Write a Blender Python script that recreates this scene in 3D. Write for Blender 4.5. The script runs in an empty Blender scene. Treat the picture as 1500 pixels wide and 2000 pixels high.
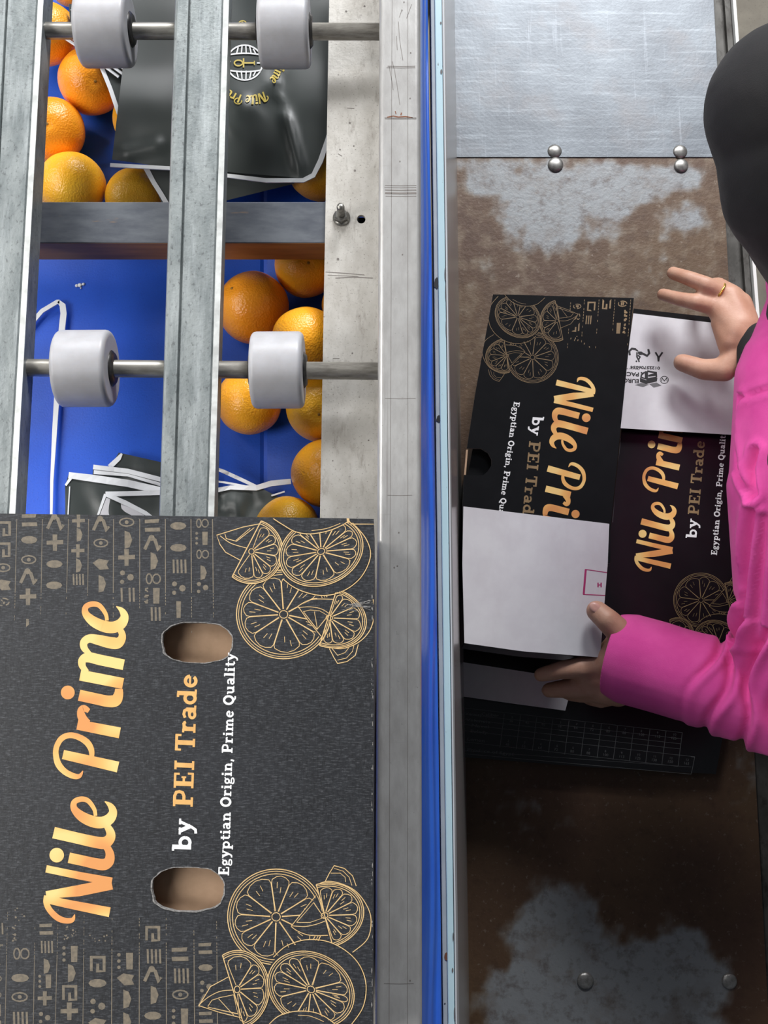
import bpy, bmesh, math, random
from mathutils import Vector, noise
from mathutils.geometry import tessellate_polygon
R = math.radians
random.seed(7)
SC = bpy.context.scene
COL = SC.collection

# ------------------------------------------------------------------ camera
F = 2200.0            # focal length in pixels of the 1500 x 2000 frame
HC = 2.46             # camera height above the floor
TH = R(10.8)          # tilt away from straight down
cam_d = bpy.data.cameras.new('camera')
cam_d.sensor_fit = 'VERTICAL'
cam_d.sensor_height = 24.0
cam_d.lens = 24.0 * F / 2000.0
cam_d.clip_start = 0.01
cam = bpy.data.objects.new('camera', cam_d)
COL.objects.link(cam)
cam.location = (0, 0, HC)
cam.rotation_euler = (TH, 0, 0)
SC.camera = cam
CT, ST = math.cos(TH), math.sin(TH)

# ------------------------------------------------------------------ world, lamps, exposure
w = bpy.data.worlds.new('hall_air'); SC.world = w; w.use_nodes = True
w.node_tree.nodes['Background'].inputs[0].default_value = (0.80, 0.88, 1.0, 1)
w.node_tree.nodes['Background'].inputs[1].default_value = 0.07
def area(name, loc, target, sx, sy, power, col):
    l = bpy.data.lights.new(name, 'AREA'); l.shape = 'RECTANGLE'; l.size = sx; l.size_y = sy
    l.energy = power; l.color = col
    o = bpy.data.objects.new(name, l); COL.objects.link(o); o.location = loc
    d = Vector(target) - Vector(loc)
    o.rotation_euler = d.to_track_quat('-Z', 'Y').to_euler()
    return o
area('strip_lamp_left', (-2.7, 1.4, 3.9), (-0.2, 0.3, 1.3), 1.4, 3.0, 80, (1.0, 0.98, 0.95))
area('strip_lamp_far', (0.9, 3.6, 3.4), (0.2, 0.3, 1.0), 1.4, 1.0, 180, (0.97, 0.98, 1.0))
area('added_fill_back', (-1.1, 3.5, 3.6), (-0.3, 0.2, 1.4), 1.6, 1.0, 66, (0.98, 0.99, 1.0))  # unseen area light, added to brighten frame, carton and conveyor
area('added_fill_near', (-2.6, -0.7, 3.9), (-0.3, 0.1, 1.4), 1.2, 1.6, 70, (1.0, 0.98, 0.95))  # unseen fill light, added to lift the conveyor from the near side
SC.view_settings.view_transform = 'Standard'
SC.view_settings.look = 'None'
SC.view_settings.exposure = 0.0
SC.view_settings.gamma = 1.0
SC.view_settings.use_curve_mapping = False

# ------------------------------------------------------------------ projection helpers
def ray(px, py):
    u = (px - 750) / F; v = (1000 - py) / F
    return Vector((u, v * CT + ST, v * ST - CT))
def P(px, py, z):
    """point of height z seen at a pixel of the photograph"""
    d = ray(px, py); t = (HC - z) / -d.z
    return Vector((d.x * t, d.y * t, z))
def scale_at(px, py, z):
    d = ray(px, py); return (HC - z) / -d.z / F
def edge(a, b, z):
    """world x as a function of world y for a straight edge through two pixels"""
    p, q = P(a[0], a[1], z), P(b[0], b[1], z)
    return lambda y: p.x + (q.x - p.x) * (y - p.y) / (q.y - p.y)

# ------------------------------------------------------------------ materials
def lin(c):
    return tuple((x / 255 / 12.92) if x / 255 <= 0.04045 else ((x / 255 + 0.055) / 1.055) ** 2.4 for x in c) + (1,)
MATS = {}
def mat(name, c1, c2=None, rough=0.5, metal=0.0, scale=20, stretch=(1, 1, 1), contrast=(0.35, 0.65),
        fine=None, bump=0.0, bscale=200, bstretch=(1, 1, 1), spec=0.5, sss=0.0, coat=0.0, detail=6, attr=None, sheen=0.0,
        rough2=None, grad=None, specks=None):
    m = bpy.data.materials.new(name); m.use_nodes = True; nt = m.node_tree; N = nt.nodes; L = nt.links
    b = N['Principled BSDF']
    b.inputs['Roughness'].default_value = rough; b.inputs['Metallic'].default_value = metal
    b.inputs['Specular IOR Level'].default_value = spec
    if sss: b.inputs['Subsurface Weight'].default_value = sss; b.inputs['Subsurface Radius'].default_value = (0.01, 0.006, 0.004)
    if coat: b.inputs['Coat Weight'].default_value = coat; b.inputs['Coat Roughness'].default_value = 0.25
    if sheen: b.inputs['Sheen Weight'].default_value = sheen; b.inputs['Sheen Roughness'].default_value = 0.5
    tc = N.new('ShaderNodeTexCoord')
    def tex(sc, st, det=6, ro=0.6):
        mp = N.new('ShaderNodeMapping'); mp.inputs['Scale'].default_value = st
        L.new(tc.outputs['Object'], mp.inputs[0])
        n = N.new('ShaderNodeTexNoise'); n.inputs['Scale'].default_value = sc; n.inputs['Detail'].default_value = det
        n.inputs['Roughness'].default_value = ro
        L.new(mp.outputs[0], n.inputs['Vector']); return n
    def ramp(src, lo, hi):
        r = N.new('ShaderNodeMapRange'); r.inputs[1].default_value = lo; r.inputs[2].default_value = hi
        L.new(src, r.inputs[0]); return r.outputs[0]
    def mix(fac, a, c):
        x = N.new('ShaderNodeMix'); x.data_type = 'RGBA'
        if fac is not None: L.new(fac, x.inputs[0])
        for s, v in ((6, a), (7, c)):
            if isinstance(v, tuple): x.inputs[s].default_value = v
            else: L.new(v, x.inputs[s])
        return x
    out = None
    base = lin(c1)
    if attr:
        a = N.new('ShaderNodeVertexColor'); a.layer_name = attr; base = a.outputs['Color']; out = base
    if c2 is not None and not attr:
        f = ramp(tex(scale, stretch, detail).outputs['Fac'], *contrast)
        out = mix(f, base, lin(c2)).outputs[2]
        if rough2 is not None:
            r = N.new('ShaderNodeMapRange'); r.inputs[3].default_value = rough; r.inputs[4].default_value = rough2
            L.new(f, r.inputs[0]); L.new(r.outputs[0], b.inputs['Roughness'])
    if fine:      # (scale, stretch, dark colour, lo, hi)
        for fsc, fst, fc, lo, hi, am in fine:
            f = ramp(tex(fsc, fst, 4, 0.7).outputs['Fac'], lo, hi)
            mu = N.new('ShaderNodeMath'); mu.operation = 'MULTIPLY'; mu.inputs[1].default_value = am; L.new(f, mu.inputs[0])
            out = mix(mu.outputs[0], out if out is not None else base, lin(fc)).outputs[2]
    if out is not None: L.new(out, b.inputs['Base Color'])
    else: b.inputs['Base Color'].default_value = base
    if bump:
        n = tex(bscale, bstretch, 3)
        bp = N.new('ShaderNodeBump'); bp.inputs['Strength'].default_value = bump; bp.inputs['Distance'].default_value = 0.002
        L.new(n.outputs['Fac'], bp.inputs['Height']); L.new(bp.outputs[0], b.inputs['Normal'])
    MATS[name] = m
    return m

M_galv = mat('galvanised_steel', (112, 119, 120), (144, 150, 150), 0.45, 0.4, 60, (1, 0.35, 1),
             fine=[(260, (1, .6, 1), (78, 80, 82), .56, .68, .7), (25, (3, .3, 1), (190, 196, 198), .5, .75, .5)], bump=.15, bscale=300)
M_galv_edge = mat('bare_steel_edge', (225, 228, 226), (190, 192, 190), 0.35, 0.3, 80)
M_frame = mat('brushed_aluminium', (188, 187, 185), (172, 170, 168), 0.28, 0.35, 90, (1, .4, 1),
              fine=[(90, (1, .02, 1), (120, 112, 108), .60, .72, .45), (35, (.2, 3, 1), (150, 145, 140), .66, .74, .4), (300, (1, 1, 1), (110, 106, 102), .66, .76, .6)],
              bump=.1, bscale=250, bstretch=(1, .2, 1))
M_flange = mat('dull_stainless', (172, 168, 161), (190, 187, 181), 0.45, 0.3, 60, (1, .6, 1),
               fine=[(120, (1, .3, 1), (138, 132, 124), .55, .7, .6), (420, (1, 1, 1), (84, 78, 72), .60, .70, .75)], bump=.1)
M_scratch = mat('dark_scratch', (112, 106, 102), rough=.6)
M_rustmark = mat('rust_mark', (120, 74, 50), rough=.8)
M_beam = mat('dark_steel', (74, 78, 86), (96, 100, 106), .45, .4, 25, (1, 3, 1), fine=[(30, (.5, 3, 1), (140, 112, 84), .64, .72, .55)])
M_beamside = mat('brown_steel', (168, 120, 70), (138, 98, 58), .55, .2, 40, (.3, 1, 2))
M_axle = mat('turned_steel', (176, 172, 164), (140, 136, 128), .32, .55, 60, (1, 5, 5), rough2=.45)
M_nylon = mat('white_nylon', (180, 180, 184), (172, 171, 174), .38, 0, 60, spec=.4, sss=.25, fine=[(60, (.3, 1, 4), (160, 157, 153), .6, .75, .3)])
M_dark = mat('dark_bearing', (42, 42, 44), (74, 72, 70), .4, .5, 90)
M_black = mat('hole_shade_black', (8, 8, 9), rough=.9)
M_bolt = mat('zinc_bolt', (150, 148, 142), (106, 104, 100), .32, .8, 300)
M_belt = mat('blue_belt', (24, 80, 196), (30, 90, 210), .42, 0, 9, fine=[(500, (1, 1, 1), (20, 50, 150), .55, .7, .4)], bump=.08, bscale=500)
M_sheet = mat('blue_sheet', (54, 108, 220), (62, 118, 226), .3, 0, 12, coat=.3)
M_cyan = mat('pale_cyan_paint', (208, 238, 240), (214, 242, 244), .35, 0, 20, fine=[(220, (1, .2, 1), (90, 92, 94), .68, .72, .8)])
M_grey = mat('grey_paint', (184, 190, 194), (172, 180, 184), .5, 0, 30)
M_polish = mat('polished_stainless', (178, 175, 171), (160, 158, 155), .24, .4, 3, (1, .3, .3))
M_rim = mat('grimy_steel', (60, 58, 54), (88, 86, 82), .55, .4, 30, (1, .6, 1), fine=[(60, (1, .5, 1), (36, 30, 24), .5, .65, .7)])
M_white_edge = mat('white_rim', (225, 226, 222), rough=.5)
M_plate1 = mat('galvanised_plate', (96, 101, 107), (114, 120, 126), .42, .3, 14,
               fine=[(60, (.12, 2.2, 1), (152, 159, 165), .52, .72, .5), (60, (2.4, .1, 1), (150, 156, 163), .58, .75, .45), (9, (1, 1, 1), (112, 108, 108), .5, .75, .6), (80, (1, 1, 1), (96, 86, 80), .68, .76, .5)],
               bump=.1, bscale=200)
M_plate2 = mat('rusted_plate', (100, 80, 66), attr='stain', rough=.5, metal=.25,
               fine=[(45, (1, 1, 1), (66, 46, 34), .5, .68, .55), (120, (1, 1, 1), (160, 150, 138), .6, .74, .45), (14, (1, 1, 1), (92, 70, 50), .5, .7, .4)], bump=.2, bscale=160)
M_rivet = mat('rivet_steel', (168, 166, 162), (128, 126, 122), .36, .6, 120)
M_board = mat('black_printed_board', (27, 28, 32), (38, 40, 44), .45, 0, 160, (1, .6, 1), (.3, .7),
              fine=[(560, (.3, 1.5, 1), (98, 100, 104), .5, .74, .7), (560, (1.5, .3, 1), (12, 13, 15), .48, .68, .8), (6, (1, 1, 1), (58, 60, 66), .45, .8, .35)],
              bump=.10, bscale=420, bstretch=(.6, 1.2, 1))
M_gloss = mat('glossy_black_board', (20, 20, 22), (24, 24, 26), .22, 0, 30, bump=.04, bscale=60, spec=.5)
M_kraft = mat('kraft_board', (190, 158, 130), (176, 146, 118), .8, 0, 60)
M_torn = mat('torn_paper_edge', (150, 148, 146), (90, 88, 86), .9, 0, 500)
M_wboard = mat('white_board', (222, 221, 224), (214, 212, 216), .7, 0, 30, fine=[(14, (1, .4, 1), (196, 190, 194), .5, .8, .5)])
M_inkp = mat('printed_pale_gold', (222, 190, 136), (206, 170, 116), .45, 0, 60)
M_inkp2 = mat('printed_dull_gold', (150, 124, 88), (124, 102, 74), .4, 0, 60)
M_inkt = mat('printed_tan', (126, 115, 98), (100, 93, 82), .5, 0, 300, (1, 1, 1))
M_inkw = mat('printed_white', (240, 240, 240), rough=.5)
M_inkk = mat('printed_black', (28, 26, 30), rough=.5)
M_inkr = mat('printed_magenta', (176, 52, 110), rough=.5)
M_inkg = mat('printed_grey', (110, 110, 112), rough=.5)
M_faint = mat('printed_faint_grey', (96, 98, 98), rough=.4)
M_cream = mat('printed_flat_gold', (228, 178, 108), (214, 164, 98), .45, 0, 90)
def mat_fadetan():
    """tan print whose dots thin out towards the middle of the board"""
    m = M_inkt.copy(); m.name = 'printed_tan_dots'
    return m
def mat_gold():
    m = bpy.data.materials.new('printed_gold_gradient'); m.use_nodes = True; nt = m.node_tree; N = nt.nodes; L = nt.links
    b = N['Principled BSDF']; b.inputs['Roughness'].default_value = .4
    tc = N.new('ShaderNodeTexCoord'); n = N.new('ShaderNodeTexNoise'); n.inputs['Scale'].default_value = 22; n.inputs['Detail'].default_value = 1
    mp = N.new('ShaderNodeMapping'); mp.inputs['Rotation'].default_value = (0, 0, .2); mp.inputs['Scale'].default_value = (1, 1.3, 1)
    L.new(tc.outputs['Object'], mp.inputs[0]); L.new(mp.outputs[0], n.inputs['Vector'])
    r = N.new('ShaderNodeValToRGB'); L.new(n.outputs['Fac'], r.inputs[0]); L.new(r.outputs[0], b.inputs['Base Color'])
    r.color_ramp.elements[0].position = .36; r.color_ramp.elements[0].color = lin((220, 150, 88))
    r.color_ramp.elements[1].position = .62; r.color_ramp.elements[1].color = lin((244, 206, 132))
    e = r.color_ramp.elements.new(.5); e.color = lin((238, 180, 104))
    return m
M_gold = mat_gold()
M_bag = mat('black_film', (60, 65, 63), (66, 71, 69), .36, 0, 8, spec=.5, coat=.1)
M_trim = mat('white_film_edge', (236, 238, 240), rough=.5)
M_bagink = mat('bag_gold_print', (214, 190, 92), rough=.45)
M_pink = mat('pink_cloth', (228, 84, 164), (216, 68, 152), .85, 0, 18, sheen=.08, bump=.15, bscale=900)
M_scarf = mat('black_cloth', (17, 14, 16), (12, 11, 13), .85, 0, 30, sheen=.05, bump=.2, bscale=900)
M_skin = mat('skin', (198, 154, 130), (186, 138, 114), .5, 0, 40, sss=.08, bump=.12, bscale=420)
M_nail = mat('nail', (214, 164, 150), rough=.3)
M_trousers = mat('dark_cloth', (44, 44, 56), rough=.9)
M_goldmetal = mat('gold_metal', (236, 196, 96), rough=.25, metal=.9)
M_conc = mat('concrete_floor', (128, 122, 110), (112, 106, 96), .8, 0, 12, fine=[(200, (1, 1, 1), (84, 78, 70), .58, .7, .5)])
M_peel = []
for i, (a, b_) in enumerate([((255, 166, 40), (255, 156, 30)), ((255, 180, 44), (255, 170, 34)), ((255, 194, 52), (255, 184, 40))]):
    m = mat('orange_peel_%s' % ('deep', 'mid', 'yellow')[i], a, b_, .34, 0, 18, spec=.45, coat=.15, sss=.08, detail=2)
    nt = m.node_tree; N = nt.nodes; L = nt.links
    tc = N.new('ShaderNodeTexCoord'); vo = N.new('ShaderNodeTexVoronoi'); vo.inputs['Scale'].default_value = 420; vo.feature = 'SMOOTH_F1'
    no = N.new('ShaderNodeTexNoise'); no.inputs['Scale'].default_value = 170
    L.new(tc.outputs['Object'], vo.inputs['Vector']); L.new(tc.outputs['Object'], no.inputs['Vector'])
    ad = N.new('ShaderNodeMath'); ad.operation = 'ADD'; L.new(vo.outputs['Distance'], ad.inputs[0]); L.new(no.outputs['Fac'], ad.inputs[1])
    bp = N.new('ShaderNodeBump'); bp.inputs['Strength'].default_value = .36; bp.inputs['Distance'].default_value = .0014
    L.new(ad.outputs[0], bp.inputs['Height']); L.new(bp.outputs[0], N['Principled BSDF'].inputs['Normal']); L.new(bp.outputs[0], N['Principled BSDF'].inputs['Coat Normal'])
    M_peel.append(m)
M_scar = mat('stem_scar', (150, 110, 40), rough=.7)

# ------------------------------------------------------------------ mesh builder
class MB:
    def __init__(s): s.v = []; s.f = []; s.m = []; s.mats = []; s.smooth = []
    def mi(s, m):
        if m not in s.mats: s.mats.append(m)
        return s.mats.index(m)
    def poly(s, pts, m, sm=False):
        i = len(s.v); s.v += [Vector(p) for p in pts]; s.f.append(list(range(i, i + len(pts)))); s.m.append(s.mi(m)); s.smooth.append(sm)
    def mesh(s, verts, faces, m, sm=False):
        i = len(s.v); s.v += [Vector(p) for p in verts]; k = s.mi(m)
        for f in faces: s.f.append([i + a for a in f]); s.m.append(k); s.smooth.append(sm)
    def loft(s, rings, m, cap=True, sm=False, closed=True):
        n = len(rings[0]); V = [p for r in rings for p in r]; Fc = []
        for a in range(len(rings) - 1):
            for b in range(n if closed else n - 1):
                c = (b + 1) % n
                Fc.append([a * n + b, a * n + c, (a + 1) * n + c, (a + 1) * n + b])
        s.mesh(V, Fc, m, sm)
        if cap and closed: s.poly(rings[0][::-1], m); s.poly(rings[-1], m)
    def prism(s, pts, z0, z1, m, top=None):
        """pts: 3D or 2D outline, vertical walls"""
        lo = [Vector((p[0], p[1], z0)) for p in pts]; hi = [Vector((p[0], p[1], z1)) for p in pts]
        n = len(pts)
        s.poly(hi, top or m); s.poly(lo[::-1], m)
        for i in range(n): s.poly([lo[i], lo[(i + 1) % n], hi[(i + 1) % n], hi[i]], m)
    def box(s, a, b, m):
        s.prism([(a[0], a[1]), (b[0], a[1]), (b[0], b[1]), (a[0], b[1])], a[2], b[2], m)
    def lathe(s, org, axis, prof, m, n=40):
        axis = Vector(axis).normalized(); up = Vector((0, 0, 1)) if abs(axis.z) < .9 else Vector((1, 0, 0))
        e1 = axis.cross(up).normalized(); e2 = axis.cross(e1)
        rings = [[Vector(org) + axis * h + (e1 * math.cos(2 * math.pi * k / n) + e2 * math.sin(2 * math.pi * k / n)) * r for k in range(n)] for h, r in prof]
        s.loft(rings, m, True, True)
    def build(s, name, parent=None, bev=0, nrm=True):
        me = bpy.data.meshes.new(name)
        off = parent_world(parent) if parent else Vector((0, 0, 0))
        me.from_pydata([tuple(v - off) for v in s.v], [], s.f)
        for m in s.mats: me.materials.append(m)
        me.polygons.foreach_set('material_index', s.m)
        me.polygons.foreach_set('use_smooth', s.smooth)
        me.update()
        if nrm:
            bm = bmesh.new(); bm.from_mesh(me); bmesh.ops.remove_doubles(bm, verts=bm.verts, dist=1e-6)
            bmesh.ops.recalc_face_normals(bm, faces=bm.faces); bm.to_mesh(me); bm.free()
        o = bpy.data.objects.new(name, me); COL.objects.link(o)
        if parent: o.parent = parent
        if bev:
            b = o.modifiers.new('bevel', 'BEVEL'); b.width = bev; b.segments = 2; b.limit_method = 'ANGLE'
        return o
def parent_world(p):
    v = Vector((0, 0, 0))
    while p: v += p.location; p = p.parent
    return v
def tag(o, label, cat, group=None):
    o['label'] = label; o['category'] = cat
    if group: o['group'] = group
    return o
def thing(name, loc, label, cat, group=None):
    o = bpy.data.objects.new(name, None); COL.objects.link(o); o.location = loc; o.empty_display_size = .05
    return tag(o, label, cat, group)

# ------------------------------------------------------------------ print helpers (ink laid on a surface, inside that surface's mesh)
def catmull(p, n=6):
    out = []
    for i in range(len(p) - 1):
        a = p[max(i - 1, 0)]; b = p[i]; c = p[i + 1]; d = p[min(i + 2, len(p) - 1)]
        for k in range(n):
            t = k / n
            out.append(tuple(.5 * ((2 * b[j]) + (-a[j] + c[j]) * t + (2 * a[j] - 5 * b[j] + 4 * c[j] - d[j]) * t * t + (-a[j] + 3 * b[j] - 3 * c[j] + d[j]) * t ** 3) for j in range(len(b))))
    out.append(tuple(p[-1])); return out
def ribbon(pts, w=None, smooth=False):
    """quads of a stroke; pts (x,y) with w or (x,y,w)"""
    p = [(q[0], q[1], (q[2] if len(q) > 2 else w)) for q in pts]
    if smooth: p = catmull(p)
    L, Rr = [], []
    for i in range(len(p)):
        a = p[max(i - 1, 0)]; c = p[min(i + 1, len(p) - 1)]
        dx, dy = c[0] - a[0], c[1] - a[1]; l = math.hypot(dx, dy) or 1
        nx, ny = -dy / l, dx / l; h = p[i][2] / 2
        if 0 < i < len(p) - 1 and not smooth:
            d1 = (p[i][0] - a[0], p[i][1] - a[1]); l1 = math.hypot(*d1) or 1
            k = abs((nx * -d1[1] + ny * d1[0]) / l1); h /= max(k, .5)
        L.append((p[i][0] + nx * h, p[i][1] + ny * h)); Rr.append((p[i][0] - nx * h, p[i][1] - ny * h))
    return [[L[i], L[i + 1], Rr[i + 1], Rr[i]] for i in range(len(p) - 1)]
def disc(cx, cy, r, n=18, ry=None):
    return [(cx + r * math.cos(2 * math.pi * k / n), cy + (ry or r) * math.sin(2 * math.pi * k / n)) for k in range(n)]
def clip(poly, conv):
    """clip a polygon against a convex polygon"""
    a = sum(conv[i][0] * conv[(i + 1) % len(conv)][1] - conv[(i + 1) % len(conv)][0] * conv[i][1] for i in range(len(conv)))
    sgn = 1 if a > 0 else -1
    for i in range(len(conv)):
        p, q = conv[i], conv[(i + 1) % len(conv)]
        def side(t): return sgn * ((q[0] - p[0]) * (t[1] - p[1]) - (q[1] - p[1]) * (t[0] - p[0]))
        out = []
        for j in range(len(poly)):
            s, e = poly[j - 1], poly[j]; ds, de = side(s), side(e)
            if de >= 0:
                if ds < 0: t = ds / (ds - de); out.append((s[0] + (e[0] - s[0]) * t, s[1] + (e[1] - s[1]) * t))
                out.append(e)
            elif ds >= 0:
                t = ds / (ds - de); out.append((s[0] + (e[0] - s[0]) * t, s[1] + (e[1] - s[1]) * t))
        poly = out
        if len(poly) < 3: return None
    return poly
class Ink:
    """collects flat print polygons in a 2-D layout, then lays them on a surface"""
    def __init__(s): s.items = []
    def add(s, polys, m, layer=1): s.items += [(p, m, layer) for p in polys]
    def xf(s, f):
        o = Ink(); o.items = [([f(*q) for q in p], m, l) for p, m, l in s.items]; return o
    def recol(s, d):
        o = Ink(); o.items = [(p, d.get(m, m), l) for p, m, l in s.items]; return o
    def lay(s, mb, surf, conv=None, dz=.00018):
        for k, (p, m, l) in enumerate(s.items):
            if conv: p = clip(p, conv)
            if not p: continue
            o_ = dz * l + dz * .9 * (k % 113) / 113      # strokes never lie in exactly the same plane
            mb.poly([surf(x, y) + Vector((0, 0, o_)) for x, y in p], m)
def simil(a, b, A, B):
    """similarity taking a->A, b->B"""
    za, zb, ZA, ZB = complex(*a), complex(*b), complex(*A), complex(*B)
    k = (ZB - ZA) / (zb - za)
    def f(x, y):
        z = ZA + k * (complex(x, y) - za); return (z.real, z.imag)
    return f

# --- the script lettering, traced as strokes with their own widths (zoom frame, 3.75 per pixel)
def word_art():
    ink = Ink()
    def z3(pts): return [(q[0] / 3.75, 1500 + q[1] / 3.75) + ((q[2] / 3.75,) if len(q) > 2 else ()) for q in pts]
    def z1(pts): return [(q[0] / 3.75, 1000 + q[1] / 3.75) + ((q[2] / 3.75,) if len(q) > 2 else ()) for q in pts]
    e = [(700, 350, 26), (690, 300, 30), (645, 240, 36), (592, 228, 40), (545, 250, 42), (545, 300, 52), (600, 355, 74), (680, 392, 84), (750, 398, 84), (805, 370, 78), (828, 320, 60), (808, 275, 40), (768, 245, 6)]
    S = [(z3([(548, 1072, 6), (530, 1112, 34), (480, 1118, 42), (420, 1095, 46), (365, 1040, 44), (340, 985, 44), (345, 935, 44)]), 1),
         (z3([(345, 962, 58), (490, 994, 62), (804, 1056, 72)]), 0),
         (z3([(338, 930, 56), (580, 898, 83), (820, 849, 82)]), 0),
         (z3([(338, 738, 54), (580, 788, 56), (820, 832, 60)]), 0),
         (z3([(505, 657, 78), (620, 682, 78), (710, 702, 82), (765, 706, 84), (798, 682, 76), (806, 640, 66), (795, 600, 56), (770, 565, 50)]), 1),
         (z3([(393, 473, 85), (560, 512, 82), (700, 543, 85), (765, 548, 88), (803, 520, 76), (812, 485, 66), (800, 450, 56), (780, 420, 46)]), 1),
         (z3(e), 1),
         (z1([(608, 1895, 6), (585, 1932, 30), (545, 1935, 42), (480, 1905, 45), (430, 1850, 48), (410, 1780, 42), (415, 1720, 40), (450, 1660, 42), (510, 1635, 42), (580, 1650, 45), (640, 1690, 48), (670, 1745, 42), (672, 1805, 32)]), 1),
         (z1([(462, 1776, 68), (865, 1868, 80)]), 0),
         (z1([(567, 1557, 75), (878, 1618, 80)]), 0),
         (z1([(650, 1545, 40), (605, 1510, 64), (592, 1460, 52), (615, 1438, 50), (652, 1458, 34)]), 1),
         (z1([(580, 1342, 82), (700, 1368, 82), (790, 1386, 84), (845, 1380, 88), (868, 1340, 70), (872, 1295, 56)]), 1),
         (z1([(588, 1195, 80), (902, 1256, 80)]), 0),
         (z1([(640, 1170, 30), (605, 1130, 50), (605, 1085, 60), (650, 1065, 74), (740, 1085, 78), (907, 1119, 78)]), 1),
         (z1([(660, 1040, 30), (620, 1000, 50), (615, 955, 56), (655, 927, 62), (720, 937, 75), (800, 956, 84), (858, 960, 84), (890, 932, 62), (895, 895, 50), (880, 862, 44)]), 1),
         (z1([(q[0] + 84, q[1] + 446, q[2]) for q in e]), 1)]
    for pts, sm in S: ink.add(ribbon(pts, smooth=bool(sm)), M_gold, 2)
    ink.add([disc(416 / 3.75, 1500 + 638 / 3.75, 14.2, 28), disc(497 / 3.75, 1000 + 1322 / 3.75, 13.5, 28)], M_gold, 2)
    return ink
WORD = word_art()

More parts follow.
